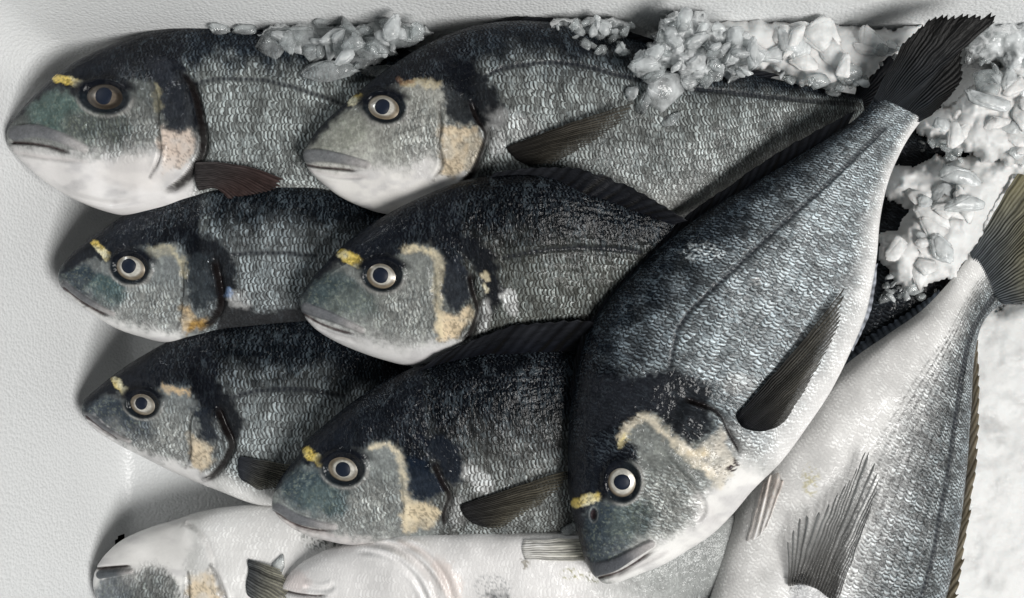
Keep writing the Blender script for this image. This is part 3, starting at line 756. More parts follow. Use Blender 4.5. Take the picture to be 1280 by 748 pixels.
FISH['upper'] = dict(
    label='pale sea bream with parted lips and a spread brown side fin, under heaped clear ice',
    D=[(380, 196), (384, 183), (400, 160), (425, 136), (450, 114), (472, 96), (500, 76), (530, 58), (565, 42), (600, 32), (640, 27), (680, 28), (720, 32), (760, 40), (800, 52), (850, 68), (900, 82), (950, 95), (1000, 106), (1045, 114), (1075, 119)],
    V=[(380, 196), (386, 212), (400, 227), (425, 246), (455, 260), (485, 268), (530, 268), (600, 258), (680, 258), (760, 266), (825, 274), (860, 268), (897, 248), (930, 224), (962, 202), (1010, 174), (1048, 158), (1080, 152)],
    zD=[215, 222, 212, 195, 185], zV=[215, 192, 182, 180, 180], T=48, vb=(-.78, -.05), vw=(.5, 1.25), flank=(.27, .285, .275), back=(.012, .018, .027), belly=(.60, .59, .56),
    head=(.34, .34, .31), eye=(481, 135, 21, 16, 10, 9.8, 479.5, 134.5), gold=[(440, 128), (450, 122), 5.5],
    cheek=(520, 165, 32, 36), slate=[(425, 165, 34, 24, -30, (.28, .285, .25))],
    dk=[(383, 186), (402, 166), (425, 143), (440, 134), (455, 122), (480, 112), (500, 106), (530, 99), (548, 106), (556, 122), (566, 150), (600, 160)],
    wl=[(382, 206), (425, 212), (465, 208), (505, 212), (535, 195), (548, 205), (585, 222)], chin=(.76, .74, .71), wls=7,
    black=[([(530, 62), (560, 68), (590, 75), (602, 92), (618, 108), (628, 128), (634, 145), (628, 158), (612, 162), (598, 156), (582, 140), (574, 118), (560, 98)],), ([(556, 105), (580, 120), (590, 140), (598, 156), (580, 158), (562, 152), (554, 130)], (.03, .033, .036))],
    cream=[([(548, 160), (570, 158), (598, 160), (604, 175), (598, 195), (584, 215), (566, 226), (553, 216), (549, 190)], (.52, .43, .31))],
    bar=[([(506, 104), (528, 103), (545, 108)], 4.5, (.62, .5, .28)), ([(500, 102), (515, 101)], 3, (.25, .12, .06))],
    gill=[(584, 122), (594, 150), (605, 166), (603, 180), (597, 197), (586, 219), (570, 234)],
    lat=[(606, 96), (622, 88), (648, 82), (690, 78), (725, 82), (765, 92), (830, 106), (900, 114), (960, 121), (1010, 126), (1065, 131)],
    lip=([(386, 196), (402, 195), (428, 199), (458, 206)], 9.5), lipc=(.17, .175, .18), mouth=[(382, 206), (400, 209), (425, 211), (450, 214)],
    folds=[([(387, 214), (425, 221), (458, 221)], 2.2, 2.5, (.6, .57, .56)), ([(548, 128), (551, 155), (548, 180), (552, 205), (542, 225)], 3, 2.2, (.10, .09, .08))],
    pale=[(618, 175, 14, 22, -30, .6), (650, 160, 40, 16, 25, .4)],
    fins=[dict(name='pectoral_fin', round_base=9, base=[(634, 184), (648, 192), (664, 208)], tip=[(797, 127), (792, 138), (768, 160), (732, 184), (690, 204)], rays=20, c0=(.016, .015, .014), c1=(.062, .056, .045), clear=.05, clear_tip=.7, lift=(1, 14), ridge=2.2, bulge=-2),
          dict(name='dorsal_fin', base=[(560, 45), (640, 31), (720, 36), (800, 56), (880, 80), (960, 99)], tip=[(570, 40), (645, 22), (728, 26), (810, 46), (890, 72), (975, 94)], rays=30, zb=[224, 212, 200], zt=[216, 210, 200], c0=BLK0, c1=BLK1, slant=.03),
          dict(name='tail_fin', round_base=10, base=[(1070, 120), (1076, 132), (1070, 146)], tip=[(1072, 70), (1112, 52), (1142, 110), (1135, 195)], rays=24, zb=[186, 186], zt=[205, 170], c0=BLK0, c1=BLK1)])  # tail spread wide so its black stands in for shade in the gap

FISH['left_middle'] = dict(
    label='sea bream with an orange gill corner, nose at the left wall below the corner fish',
    D=[(76, 346), (79, 332), (94, 315), (115, 297), (140, 280), (168, 262), (200, 248), (240, 237), (280, 231), (320, 229), (360, 230), (400, 235), (440, 247), (475, 264), (520, 288), (600, 322), (660, 345), (720, 362)],
    V=[(76, 346), (80, 361), (96, 377), (122, 396), (150, 412), (180, 422), (208, 428), (250, 424), (300, 414), (380, 406), (460, 400), (560, 392), (650, 386), (720, 382)],
    zD=[140, 176, 165, 130], zV=[132, 118, 110, 100], T=42, vb=(-.7, .1), vw=(.95, 1.4), flank=(.24, .26, .265), back=(.008, .012, .018), glint=.75,
    head=(.19, .205, .205), eye=(164, 335, 19, 16, 10, 9.5, 162.5, 333), gold=[(118, 304), (134, 321), 5],
    cheek=(190, 380, 40, 26), slate=[(112, 358, 38, 20, 30, (.030, .048, .065)), (135, 362, 22, 16, 30, (.07, .11, .115))],
    dk=[(76, 352), (88, 338), (104, 327), (130, 326), (146, 322), (165, 314), (190, 310), (218, 306), (234, 318), (250, 340)],
    wl=[(78, 356), (108, 382), (145, 400), (180, 410), (228, 418)], wls=5,
    black=[([(215, 285), (250, 292), (282, 305), (295, 330), (297, 360), (292, 372), (276, 380), (262, 368), (255, 340), (240, 315)],), ([(230, 320), (256, 316), (268, 345), (272, 378), (250, 390), (234, 372)], (.028, .034, .04)), ([(276, 372), (300, 375), (322, 390), (380, 380), (420, 372), (420, 420), (270, 420), (268, 395)], (.02, .02, .022))],
    cream=[([(226, 378), (236, 386), (246, 398), (240, 412), (226, 414)], (.55, .42, .26)), ([(232, 402), (262, 400), (256, 412), (236, 416)], (.36, .22, .07))],
    bar=[([(188, 314), (212, 313), (226, 326), (231, 345)], 5.5, (.52, .47, .33))],
    folds=[([(228, 330), (229, 360), (226, 385), (222, 412)], 3, 2.0, (.03, .03, .03))],
    pale=[(300, 375, 16, 12, 30, .55), (285, 365, 7, 5, 0, .6, (.2, .3, .5))],
    gill=[(266, 320), (271, 350), (274, 378), (266, 397), (250, 412)],
    lat=[(291, 318), (320, 316), (360, 317), (395, 320)],
    lip=([(82, 358), (105, 374), (125, 385), (142, 393)], 6), mouth=[(79, 360), (100, 377), (120, 389), (140, 397)],
    fins=[dict(name='dorsal_fin', base=[(250, 240), (320, 232), (380, 234), (430, 246), (475, 266), (520, 290)], tip=[(258, 236), (322, 226), (384, 226), (440, 237), (486, 258), (528, 284)], rays=24, zb=[178, 170, 160], zt=[182, 174, 160], c0=BLK0, c1=BLK1, slant=.03)])

FISH['middle'] = dict(
    label='dark sea bream with bright yellow brow and cream cheek bar, amid the box',
    D=[(377, 379), (380, 365), (390, 349), (405, 332), (420, 316), (440, 298), (465, 280), (495, 262), (530, 245), (570, 229), (610, 219), (650, 217), (700, 222), (750, 234), (800, 251), (850, 272), (900, 300), (950, 328), (1000, 350)],
    V=[(377, 379), (381, 395), (396, 412), (420, 427), (450, 440), (480, 450), (512, 457), (560, 455), (620, 446), (700, 436), (780, 420), (860, 400), (940, 382), (1000, 372)],
    zD=[200, 240, 250, 215, 150], zV=[190, 172, 165, 145, 120], T=45, vb=(-.55, .25), vw=(1.1, 1.5), flank=(.15, .155, .14), back=(.006, .008, .012), glint=.55,
    head=(.20, .21, .20), eye=(478, 344, 20, 16.5, 8, 10, 477, 343.5), gold=[(428, 318), (447, 328), 6.8],
    cheek=(510, 385, 34, 34), slate=[(415, 372, 40, 28, 15, (.055, .078, .085)), (440, 385, 30, 22, 0, (.12, .14, .135))],
    dk=[(378, 372), (392, 356), (408, 340), (428, 327), (450, 332), (462, 328), (480, 322), (500, 318), (508, 308), (530, 305), (548, 312), (556, 330), (580, 345)],
    wl=[(379, 393), (405, 406), (440, 418), (480, 428), (520, 434), (548, 430), (580, 425)], wls=8, chin=(.72, .71, .70),
    black=[([(552, 332), (572, 322), (588, 345), (591, 368), (576, 388), (560, 386), (552, 365)], (.024, .028, .036)), ([(548, 285), (590, 296), (618, 316), (626, 348), (634, 366), (624, 384), (610, 392), (602, 362), (590, 330), (570, 310)],)],
    cream=[([(546, 378), (554, 390), (572, 393), (590, 384), (595, 390), (586, 405), (572, 421), (556, 428), (546, 424)], (.74, .60, .41))],
    bar=[([(508, 311), (530, 312), (545, 321), (548, 342), (546, 365), (548, 382), (550, 420)], 5, (.72, .62, .42))],
    pale=[(638, 378, 9, 18, -25, .8), (604, 398, 9, 22, 15, .7), (606, 348, 6, 5, 0, .7, (.6, .52, .36)), (606, 360, 4, 6, 0, .7, (.6, .55, .4))],
    gill=[(584, 335), (588, 362), (595, 387), (592, 400), (584, 417), (572, 428)],
    lat=[(630, 322), (680, 313), (740, 310), (800, 315)],
    lip=([(383, 386), (405, 393), (430, 403), (452, 413)], 8), mouth=[(379, 393), (400, 405), (425, 414), (448, 419)],
    folds=[([(383, 400), (412, 416), (448, 427)], 2.0, 2.2, (.6, .58, .57)), ([(540, 330), (542, 370), (538, 400), (528, 425)], 2, 3)],
    fins=[dict(name='dorsal_fin', base=[(600, 232), (640, 229), (690, 234), (740, 246), (790, 262), (840, 282)], tip=[(612, 217), (645, 211), (698, 208), (752, 217), (806, 242), (860, 276)], rays=18, zb=[252, 256, 246], zt=[262, 264, 250], c0=BLK0, c1=(.013, .014, .017), ridge=.9, slant=.04, rag=.07)])

FISH['left_lower'] = dict(
    label='small sea bream with a pointed navy snout, above the pale fish in the bottom left',
    D=[(104, 511), (108, 498), (125, 483), (145, 467), (165, 453), (185, 441), (210, 427), (240, 413), (275, 402), (310, 396), (350, 393), (390, 394), (430, 406), (470, 430), (510, 456), (560, 478), (640, 508), (700, 528)],
    V=[(104, 511), (108, 523), (125, 540), (155, 558), (185, 573), (215, 588), (245, 601), (280, 615), (317, 629), (345, 632), (400, 630), (480, 620), (560, 605), (640, 588), (700, 572)],
    zD=[88, 125, 120, 110, 90], zV=[84, 72, 70, 70, 70], T=40, vb=(-.6, .1), vw=(.62, .92), flank=(.27, .29, .29), back=(.007, .010, .015), glint=.6,
    head=(.20, .215, .215), eye=(179, 505, 17.5, 14, 12, 8.2, 178, 503.5), gold=[(144, 475), (156, 490), 4.8],
    cheek=(210, 545, 40, 30), slate=[(145, 524, 44, 21, 25, (.030, .044, .062))],
    dk=[(104, 516), (118, 502), (142, 494), (160, 496), (180, 490), (200, 484), (225, 483), (242, 492), (250, 515), (275, 525)],
    wl=[(106, 520), (150, 550), (190, 570), (230, 580), (265, 594)], wls=5, chin=(.74, .73, .72),
    black=[([(240, 455), (275, 480), (298, 505), (306, 535), (298, 550), (282, 548), (272, 525), (256, 505), (236, 480)],), ([(241, 510), (262, 512), (272, 530), (276, 546), (262, 553), (247, 546)], (.012, .016, .024))],
    cream=[([(234, 540), (250, 550), (268, 556), (268, 578), (252, 590), (238, 584)], (.62, .52, .38))],
    bar=[([(203, 486), (222, 488), (238, 492)], 4, (.72, .52, .30))],
    gill=[(268, 505), (278, 532), (287, 552), (286, 561), (277, 578), (264, 593), (248, 601)],
    folds=[([(240, 512), (236, 540), (238, 565), (232, 585)], 3, 2.0, (.05, .05, .05))],
    lat=[(290, 497), (315, 490), (345, 487), (385, 488), (430, 496)],
    lip=([(110, 520), (130, 535), (150, 547), (162, 552)], 5), mouth=[(107, 521), (128, 538), (150, 551)],
    fins=[dict(name='pectoral_fin', round_base=9, base=[(300, 572), (306, 586), (304, 602)], tip=[(376, 583), (374, 597), (352, 610), (326, 613)], rays=16, c0=(.03, .033, .04), c1=(.11, .105, .085), clear=.05, clear_tip=.7, lift=(3, 6)),
          dict(name='dorsal_fin', base=[(240, 416), (300, 401), (370, 396), (430, 409), (490, 445)], tip=[(250, 410), (304, 393), (374, 389), (438, 402), (498, 440)], rays=22, zb=[126, 122, 118], zt=[128, 124, 118], c0=BLK0, c1=BLK1, slant=.03)])

FISH['centre_lower'] = dict(
    label='sea bream with blue-black gill patch and yellow cheek bar, chin over white bellies',
    D=[(342, 623), (347, 605), (360, 585), (374, 568), (382, 552), (410, 527), (440, 503), (470, 483), (500, 467), (540, 451), (590, 438), (640, 431), (700, 429), (750, 434), (800, 446), (860, 468), (940, 500)],
    V=[(342, 623), (344, 639), (360, 655), (385, 668), (410, 675), (438, 680), (480, 682), (540, 678), (620, 676), (700, 672), (780, 655), (860, 625), (940, 588)],
    zD=[140, 190, 185, 160, 120], zV=[132, 118, 112, 105, 95], T=46, vb=(-.45, .35), vw=(1.1, 1.5), flank=(.20, .205, .195), back=(.006, .008, .012), glint=.6,
    head=(.21, .225, .22), eye=(430, 586, 21, 17, 8, 9.8, 429.5, 586.5), gold=[(383, 564), (400, 577), 6],
    cheek=(465, 632, 42, 30), slate=[(390, 615, 40, 26, 25, (.045, .068, .082)), (405, 625, 26, 18, 10, (.10, .135, .14))],
    dk=[(344, 612), (362, 592), (376, 580), (396, 584), (410, 578), (430, 566), (450, 562), (462, 553), (482, 550), (500, 562), (510, 580), (540, 590)],
    wl=[(344, 642), (375, 660), (410, 668), (450, 674), (500, 682)], wls=6, chin=(.70, .66, .64),
    black=[([(508, 570), (532, 572), (550, 592), (560, 614), (546, 621), (526, 626), (511, 615)], (.010, .016, .028)), ([(520, 545), (560, 545), (576, 562), (584, 590), (577, 606), (562, 606), (546, 582)], (.007, .010, .017))],
    cream=[([(503, 618), (518, 626), (540, 628), (552, 640), (545, 655), (522, 662), (503, 664)], (.70, .59, .41))],
    bar=[([(464, 559), (480, 555), (494, 564), (502, 582), (504, 605), (508, 628), (511, 662)], 4.6, (.72, .63, .46))],
    pale=[(598, 598, 12, 22, -45, .75), (570, 640, 14, 20, 0, .45)],
    gill=[(538, 574), (550, 602), (560, 620), (556, 632), (553, 645), (556, 664)],
    lip=([(348, 636), (370, 648), (395, 655), (418, 659)], 8), mouth=[(344, 641), (368, 657), (395, 664), (420, 664)],
    folds=[([(350, 651), (385, 664), (416, 670)], 2.0, 2.2, (.6, .55, .54)), ([(500, 590), (501, 620), (502, 655)], 2, 2.5)],
    fins=[dict(name='pectoral_fin', round_base=9, base=[(576, 632), (590, 644), (606, 659)], tip=[(716, 586), (713, 596), (690, 620), (655, 643), (626, 660)], rays=20, c0=(.022, .022, .023), c1=(.085, .077, .058), clear=.05, clear_tip=.7, lift=(1, 9), ridge=2.0),
          dict(name='dorsal_fin', base=[(515, 470), (560, 455), (610, 445), (660, 441), (710, 440), (760, 446)], tip=[(535, 452), (585, 428), (635, 408), (690, 400), (745, 402), (790, 416)], rays=16, zb=[196, 196, 190], zt=[215, 228, 222], c0=BLK0, c1=(.014, .015, .018), ridge=.9, slant=.05, rag=.06)])

FISH['diagonal'] = dict(
    label='largest sea bream, lying head down across the others with its tail up on the ice',
    D=[(748, 722), (737, 712), (729, 694), (722, 667), (714, 635), (710, 600), (710, 560), (712, 520), (718, 480), (727, 440), (740, 407), (758, 378), (783, 350), (815, 318), (850, 288), (890, 260), (940, 230), (990, 200), (1035, 172), (1070, 148), (1094, 122)],
    vb=(-.95, .0), V=[(748, 722), (757, 728), (775, 725), (800, 715), (830, 703), (860, 685), (890, 665), (915, 640), (940, 610), (975, 575), (1005, 535), (1035, 490), (1060, 440), (1080, 390), (1092, 330), (1097, 280), (1105, 240), (1117, 207), (1134, 175), (1152, 150)],
    zD=[170, 200, 225, 240, 252], zV=[170, 180, 185, 205, 248], T=56, vw=(.42, .96), flank=(.28, .31, .325), back=(.010, .016, .025), belly=(.76, .75, .74), glint=.8, res=1.8,
    head=(.19, .20, .19), eye=(778, 602, 18, 20.5, 0, 10.3, 777.5, 602), gold=[(720, 629), (745, 622), 6.5],
    cheek=(835, 630, 38, 36), slate=[(757, 668, 32, 42, 20, (.035, .05, .065)), (790, 650, 28, 22, -30, (.085, .105, .105))],
    dk=[(738, 712), (733, 690), (731, 665), (729, 645), (735, 634), (758, 622), (762, 595), (776, 576), (797, 578), (790, 556), (776, 545), (790, 528), (812, 516), (840, 505)],
    wl=[(750, 724), (772, 712), (812, 684), (840, 668), (862, 657), (876, 640), (884, 615), (905, 600), (925, 575)], wls=6, chin=(.74, .73, .71),
    black=[([(768, 500), (800, 472), (835, 462), (866, 466), (892, 490), (884, 510), (890, 536), (868, 557), (842, 543), (815, 516)],), ([(726, 470), (780, 470), (840, 470), (830, 510), (780, 525), (730, 545), (722, 560)], (.017, .019, .024))],
    cream=[([(842, 552), (868, 558), (888, 546), (900, 530), (914, 558), (922, 585), (905, 604), (882, 590)], (.58, .54, .47))],
    bar=[([(775, 549), (783, 536), (800, 525), (812, 523), (826, 538), (842, 552), (862, 571), (882, 588), (900, 606)], 6, (.72, .64, .50)), ([(775, 553), (780, 546)], 5, (.74, .62, .30)), ([(865, 566), (880, 566)], 5, (.72, .58, .36))],
    pale=[(930, 560, 14, 40, -35, .55), (925, 480, 22, 14, 0, .5), (880, 640, 14, 26, -30, .5, (.62, .6, .59))],
    gill=[(850, 500), (885, 512), (900, 523), (908, 541), (920, 562), (924, 575)],
    folds=[([(764, 724), (800, 707), (834, 690)], 2.2, 2.5, (.6, .58, .57)), ([(820, 560), (850, 590), (872, 615), (880, 640), (862, 660)], 3, 3)],
    lat=[(838, 458), (850, 408), (880, 372), (920, 334), (970, 288), (1040, 224), (1105, 160)],
    lip=([(742, 712), (765, 707), (790, 693), (814, 680)], 10), lipc=(.085, .09, .10), mouth=[(749, 724), (775, 716), (800, 701), (818, 687)], nostril=[(742, 644, 4, 7)],
    speck=[(915, 582, 10, 10, (.03, .02, .02)), (946, 352, 9, 5, (.75, .76, .76)), (880, 315, 30, 14, (.62, .66, .68))],  # the broad pale speck is a wet sheen painted into the colour
    fins=[dict(name='pectoral_fin', round_base=9, base=[(921, 519), (938, 530), (958, 538)], tip=[(1055, 361), (1057, 376), (1043, 420), (1017, 470), (985, 522)], rays=22, c0=(.012, .013, .015), c1=(.062, .058, .048), clear=.05, clear_tip=.65, lift=(1, 10), ridge=2.2, bulge=3),
          dict(name='tail_fin', round_base=10, base=[(1092, 124), (1120, 132), (1150, 152)], tip=[(1130, 52), (1172, 20), (1249, 18), (1217, 42), (1204, 62), (1206, 95), (1188, 120), (1166, 143)], rays=34, zb=[255, 250], zt=[275, 290, 270, 255], c0=(.018, .021, .025), c1=(.010, .010, .010), ridge=2.4, rag=.05),
          dict(name='dorsal_fin', base=[(716, 520), (728, 445), (758, 382), (815, 322), (890, 263), (985, 205), (1060, 158)], tip=[(712, 495), (724, 430), (751, 382), (800, 325), (862, 266), (900, 240), (940, 212), (976, 188), (1014, 166), (1068, 138)], rays=36, zb=[205, 225, 240, 250], zt=[202, 222, 236, 246], c0=BLK0, c1=BLK1, slant=.01, rag=.06),
          dict(name='anal_fin', base=[(1062, 432), (1080, 385), (1090, 335)], tip=[(1066, 440), (1088, 390), (1097, 330)], rays=10, zb=[190, 200], zt=[184, 196], c0=(.3, .31, .33), c1=(.3, .32, .36))])

FISH['belly_right'] = dict(
    label='white-bellied sea bream with striped grey flank and fanned fin, beside the flat ice',
    D=[(925, 985), (965, 985), (1030, 955), (1095, 895), (1145, 835), (1175, 765), (1193, 690), (1204, 610), (1211, 530), (1215, 460), (1223, 415), (1237, 392), (1254, 380)],
    V=[(925, 985), (888, 955), (868, 900), (872, 820), (886, 748), (908, 668), (940, 600), (978, 545), (1020, 492), (1062, 452), (1110, 418), (1150, 390), (1182, 358), (1204, 330), (1214, 316)],
    zD=[90, 95, 95, 110, 120], zV=[90, 110, 110, 115, 120], T=52, vb=(-1.6, -.62), vw=(-.42, .42), flank=(.20, .215, .22), back=(.10, .13, .16), belly=(.79, .78, .765), glint=.6, scale=1.0,
    rows=(11, .42, -.7, .35), ug=.2,
    lat=[(1150, 755), (1165, 697), (1173, 655), (1181, 615), (1188, 570), (1198, 500), (1206, 450), (1216, 412), (1232, 385), (1246, 366)],
    speck=[(1013, 600, 12, 22, (.62, .58, .42))],
    pale=[(1030, 745, 40, 22, 0, .8, (.6, .6, .6))],
    black=[([(985, 722), (1005, 718), (1030, 735), (1040, 760), (1000, 760)], (.04, .05, .065))],
    fins=[dict(name='pectoral_fin', round_base=9, base=[(986, 732), (1002, 724), (1022, 728), (1046, 752)], tip=[(984, 672), (998, 648), (1014, 636), (1034, 628), (1060, 600), (1092, 552), (1103, 580), (1094, 622), (1078, 664)], rays=19, c0=(.05, .048, .045), c1=(.10, .105, .105), lift=(2, 14), ridge=2.0, rag=.14, clear=.62, clear_tip=1.0),
          dict(name='tail_fin', round_base=10, base=[(1213, 316), (1236, 338), (1254, 379)], tip=[(1290, 188), (1330, 200), (1312, 270), (1320, 330), (1345, 372)], rays=30, zb=[124, 124], zt=[150, 150], c0=(.08, .09, .10), c1=(.17, .155, .09), ridge=2.4),
          dict(name='dorsal_fin', base=[(1216, 440), (1213, 510), (1205, 605), (1193, 690), (1172, 775)], tip=[(1223, 424), (1225, 500), (1222, 575), (1212, 650), (1196, 760)], rays=22, zb=[108, 98], zt=[92, 84], c0=(.05, .045, .036), c1=(.13, .11, .075), ridge=2.8, slant=-.05, rag=.16),
          dict(name='anal_fin', base=[(1046, 470), (1085, 438), (1130, 406), (1176, 368)], tip=[(1040, 462), (1078, 424), (1124, 396), (1174, 362)], rays=20, zb=[112, 118], zt=[104, 112], c0=(.20, .23, .27), c1=(.10, .12, .15), rag=.2),
          dict(name='pelvic_fin', base=[(934, 676), (946, 672), (958, 660)], tip=[(956, 600), (972, 586), (980, 600)], rays=3, c0=(.72, .69, .67), c1=(.66, .60, .56), lift=(.5, 3), clear=.75, ridge=.3)])

FISH['corner_pale'] = dict(
    label='pale belly-up sea bream with a grey snout, beside the drain hole at bottom left',
    V=[(121, 724), (124, 706), (137, 688), (156, 673), (186, 660), (218, 650), (250, 640), (290, 633), (345, 630), (400, 636), (450, 648), (520, 672), (600, 700), (680, 740)],
    D=[(121, 724), (122, 742), (134, 768), (165, 800), (220, 835), (300, 858), (400, 860), (520, 835), (610, 800), (680, 770)],
    zD=[52, 45, 45, 50], zV=[56, 66, 70, 60], T=42, vb=(-1.0, -.6), vw=(-.45, .1), flank=(.32, .33, .32), belly=(.80, .79, .775), scale=.8, glint=.5,
    head=(.72, .715, .70), cheek=(200, 740, 40, 28), slate=[(145, 746, 24, 26, 0, (.10, .12, .14)), (200, 752, 36, 38, 0, (.14, .15, .15))],
    wl=[(119, 712), (150, 711), (170, 711), (186, 705), (204, 708), (218, 724), (232, 765)], wls=4, chin=(.80, .79, .77),
    cream=[([(236, 720), (262, 711), (274, 735), (284, 760), (236, 765)], (.68, .57, .42))],
    gill=[(222, 652), (242, 662), (256, 678), (266, 706), (273, 727), (282, 752)], gillh=3, gilldark=.12,
    folds=[([(264, 706), (273, 727), (284, 755)], 4, 2.5, (.03, .03, .03)), ([(236, 715), (236, 740), (237, 765)], 2.5, 2, (.03, .03, .03))],
    lip=([(126, 718), (145, 716), (164, 714)], 6), lipc=(.10, .11, .12), mouth=[(121, 712), (145, 710), (166, 708)],
    pale=[(190, 685, 60, 22, -15, .4, (.8, .79, .77))],
    pale2=[],
    speck=[(405, 672, 30, 18, (.16, .17, .16))],
    fins=[dict(name='pectoral_fin', round_base=9, base=[(312, 700), (318, 720), (310, 744)], tip=[(352, 712), (362, 738), (345, 775)], rays=14, c0=(.07, .075, .08), c1=(.26, .25, .20), lift=(1, 6), ridge=1.4, clear=.1, clear_tip=.7)])

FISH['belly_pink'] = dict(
    label='upturned white sea bream with pinkish folded throat, below the largest head',
    V=[(355, 736), (358, 722), (375, 705), (402, 690), (432, 680), (465, 669), (505, 662), (560, 660), (640, 661), (720, 662), (800, 656), (860, 648), (930, 640), (1000, 650)],
    D=[(355, 736), (358, 754), (395, 790), (480, 830), (620, 850), (760, 830), (880, 780), (960, 740), (1000, 710)],
    zD=[80, 75, 75, 75, 75], zV=[95, 132, 128, 118, 95], T=50, vb=(-1.6, -.75), vw=(-.55, -.1), flank=(.5, .5, .49), belly=(.80, .785, .775), scale=.7, glint=.35, ug=.22,
    mouth=[(355, 740), (372, 744), (395, 746), (412, 744)],
    folds=[([(448, 678), (492, 686), (524, 708), (542, 735), (552, 765)], 2.8, 4, (.72, .68, .66)), ([(470, 676), (508, 690), (536, 715), (553, 742), (562, 770)], 2.6, 3.5, (.73, .70, .68)), ([(440, 688), (480, 694), (512, 715), (530, 742), (538, 768)], 2.4, 3), ([(500, 678), (530, 692), (556, 722), (568, 760)], 2.8, 4, (.70, .63, .60)), ([(378, 733), (400, 738), (420, 733)], 3, 3)],
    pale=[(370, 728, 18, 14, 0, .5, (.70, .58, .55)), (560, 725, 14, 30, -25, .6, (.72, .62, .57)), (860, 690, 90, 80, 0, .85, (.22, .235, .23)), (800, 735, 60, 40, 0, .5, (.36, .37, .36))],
    speck=[(715, 718, 16, 8, (.45, .43, .28)), (742, 722, 12, 8, (.30, .30, .22)), (615, 735, 26, 18, (.48, .48, .48)), (655, 705, 8, 8, (.4, .38, .34))],
    black=[([(612, 745), (630, 740), (640, 750), (630, 760), (612, 760)], (.14, .145, .15))],
    fins=[dict(name='anal_fin', base=[(655, 676), (652, 686), (656, 700)], tip=[(760, 672), (766, 684), (760, 702)], rays=9, c0=(.71, .70, .67), c1=(.50, .49, .42), lift=(1, 3), ridge=.4, clear=.6)])

FISH['buried'] = dict(
    label='dark sea bream showing only in gaps, buried under the ice right of the largest fish',
    D=[(1000, 640), (1060, 600), (1120, 540), (1165, 470), (1190, 400), (1205, 330), (1215, 260), (1212, 200), (1205, 160)],
    V=[(1000, 640), (985, 580), (1000, 510), (1020, 440), (1045, 370), (1070, 300), (1100, 230), (1130, 170), (1170, 130)],
    zD=[60, 62, 66, 80, 110], zV=[55, 55, 60, 80, 110], T=40, vb=(-.9, 3), vw=(2, 3), flank=(.06, .066, .075), back=(.012, .014, .018), glint=.35, scale=.8, res=2.4)

ORDER = ['corner', 'upper', 'left_middle', 'middle', 'left_lower', 'centre_lower', 'buried', 'belly_right', 'corner_pale', 'belly_pink', 'diagonal']
BUILT = {}
for n, key in enumerate(ORDER):
    BUILT[key] = build_fish(FISH[key], 11 + n * 7)

# ------------------------------------------------------------------ ice
def slush(name, poly, z0, h, label, mat, seed, edge=22, rough=10, stepp=2.2, group=None, cell=26, kind='stuff', skirt=40, tilt=None):
    poly = np.array(poly, float); lo, hi = poly.min(0) - 2, poly.max(0) + 2
    xs = np.arange(lo[0], hi[0], stepp); ys = np.arange(lo[1], hi[1], stepp)
    Xg, Yg = np.meshgrid(xs, ys, indexing='ij'); P = np.stack([Xg, Yg], -1)
    Pw = P + (np.stack([fbm(Xg / 13, Yg / 13, seed, 3), fbm(Xg / 13, Yg / 13, seed + 3, 3)], -1) - .5) * 16
    sd = -polysd(Pw, poly)
    rs = np.random.RandomState(seed)
    # faceted lumps: tilted planes of the nearest seed
    n = max(6, int((hi - lo).prod() / cell ** 2)); seeds = lo + rs.rand(n, 2) * (hi - lo)
    g = rs.randn(n, 2) * .45; hh = rs.rand(n) * rough * .9; g *= rough / cell * 1.2
    val = np.full(Xg.shape, -1e9)
    Pv = P + (np.stack([fbm(Xg / 9, Yg / 9, seed + 21, 2), fbm(Xg / 9, Yg / 9, seed + 23, 2)], -1) - .5) * cell * .5
    for k in range(n):                      # overlapping tilted shards
        dx, dy = Pv[..., 0] - seeds[k, 0], Pv[..., 1] - seeds[k, 1]
        dist = np.maximum(np.hypot(dx, dy) - cell * .45, 0)
        val = np.maximum(val, hh[k] + np.clip(dx * g[k, 0] + dy * g[k, 1], -rough * .6, rough * .6) - dist * rough / cell * 1.6)
    val = np.maximum(val, -rough)
    val = val + (fbm(Xg / (cell * .5), Yg / (cell * .5), seed + 7, 3) - .5) * rough * .3
    e = np.clip(sd / edge, 0, 1); prof = np.sqrt(1 - (1 - e) ** 2)
    base = z0 + (0 if tilt is None else (Xg - tilt[2]) * tilt[0] + (Yg - tilt[3]) * tilt[1])
    Z = base + h * prof + val * sst(0, .5, e)
    Z = np.where(sd <= 0, base - skirt, Z)
    V = W(Xg, Yg, Z).reshape(-1, 3)
    Fq = grid_faces(len(xs), len(ys)); keep = (sd.ravel()[Fq] > -stepp * 1.6).all(1); Fq = Fq[keep][:, ::-1]
    used = np.unique(Fq); mp = np.full(len(V), -1); mp[used] = np.arange(len(used))
    V = V[used]
    o = mesh_obj(name, V, mp[Fq], mat, origin=(V[:, 0].mean(), V[:, 1].mean(), V[:, 2].min()))
    tag(o, label, 'ice', group, kind)
    zput(V[V[:, 2] > z0 - 5]); return o

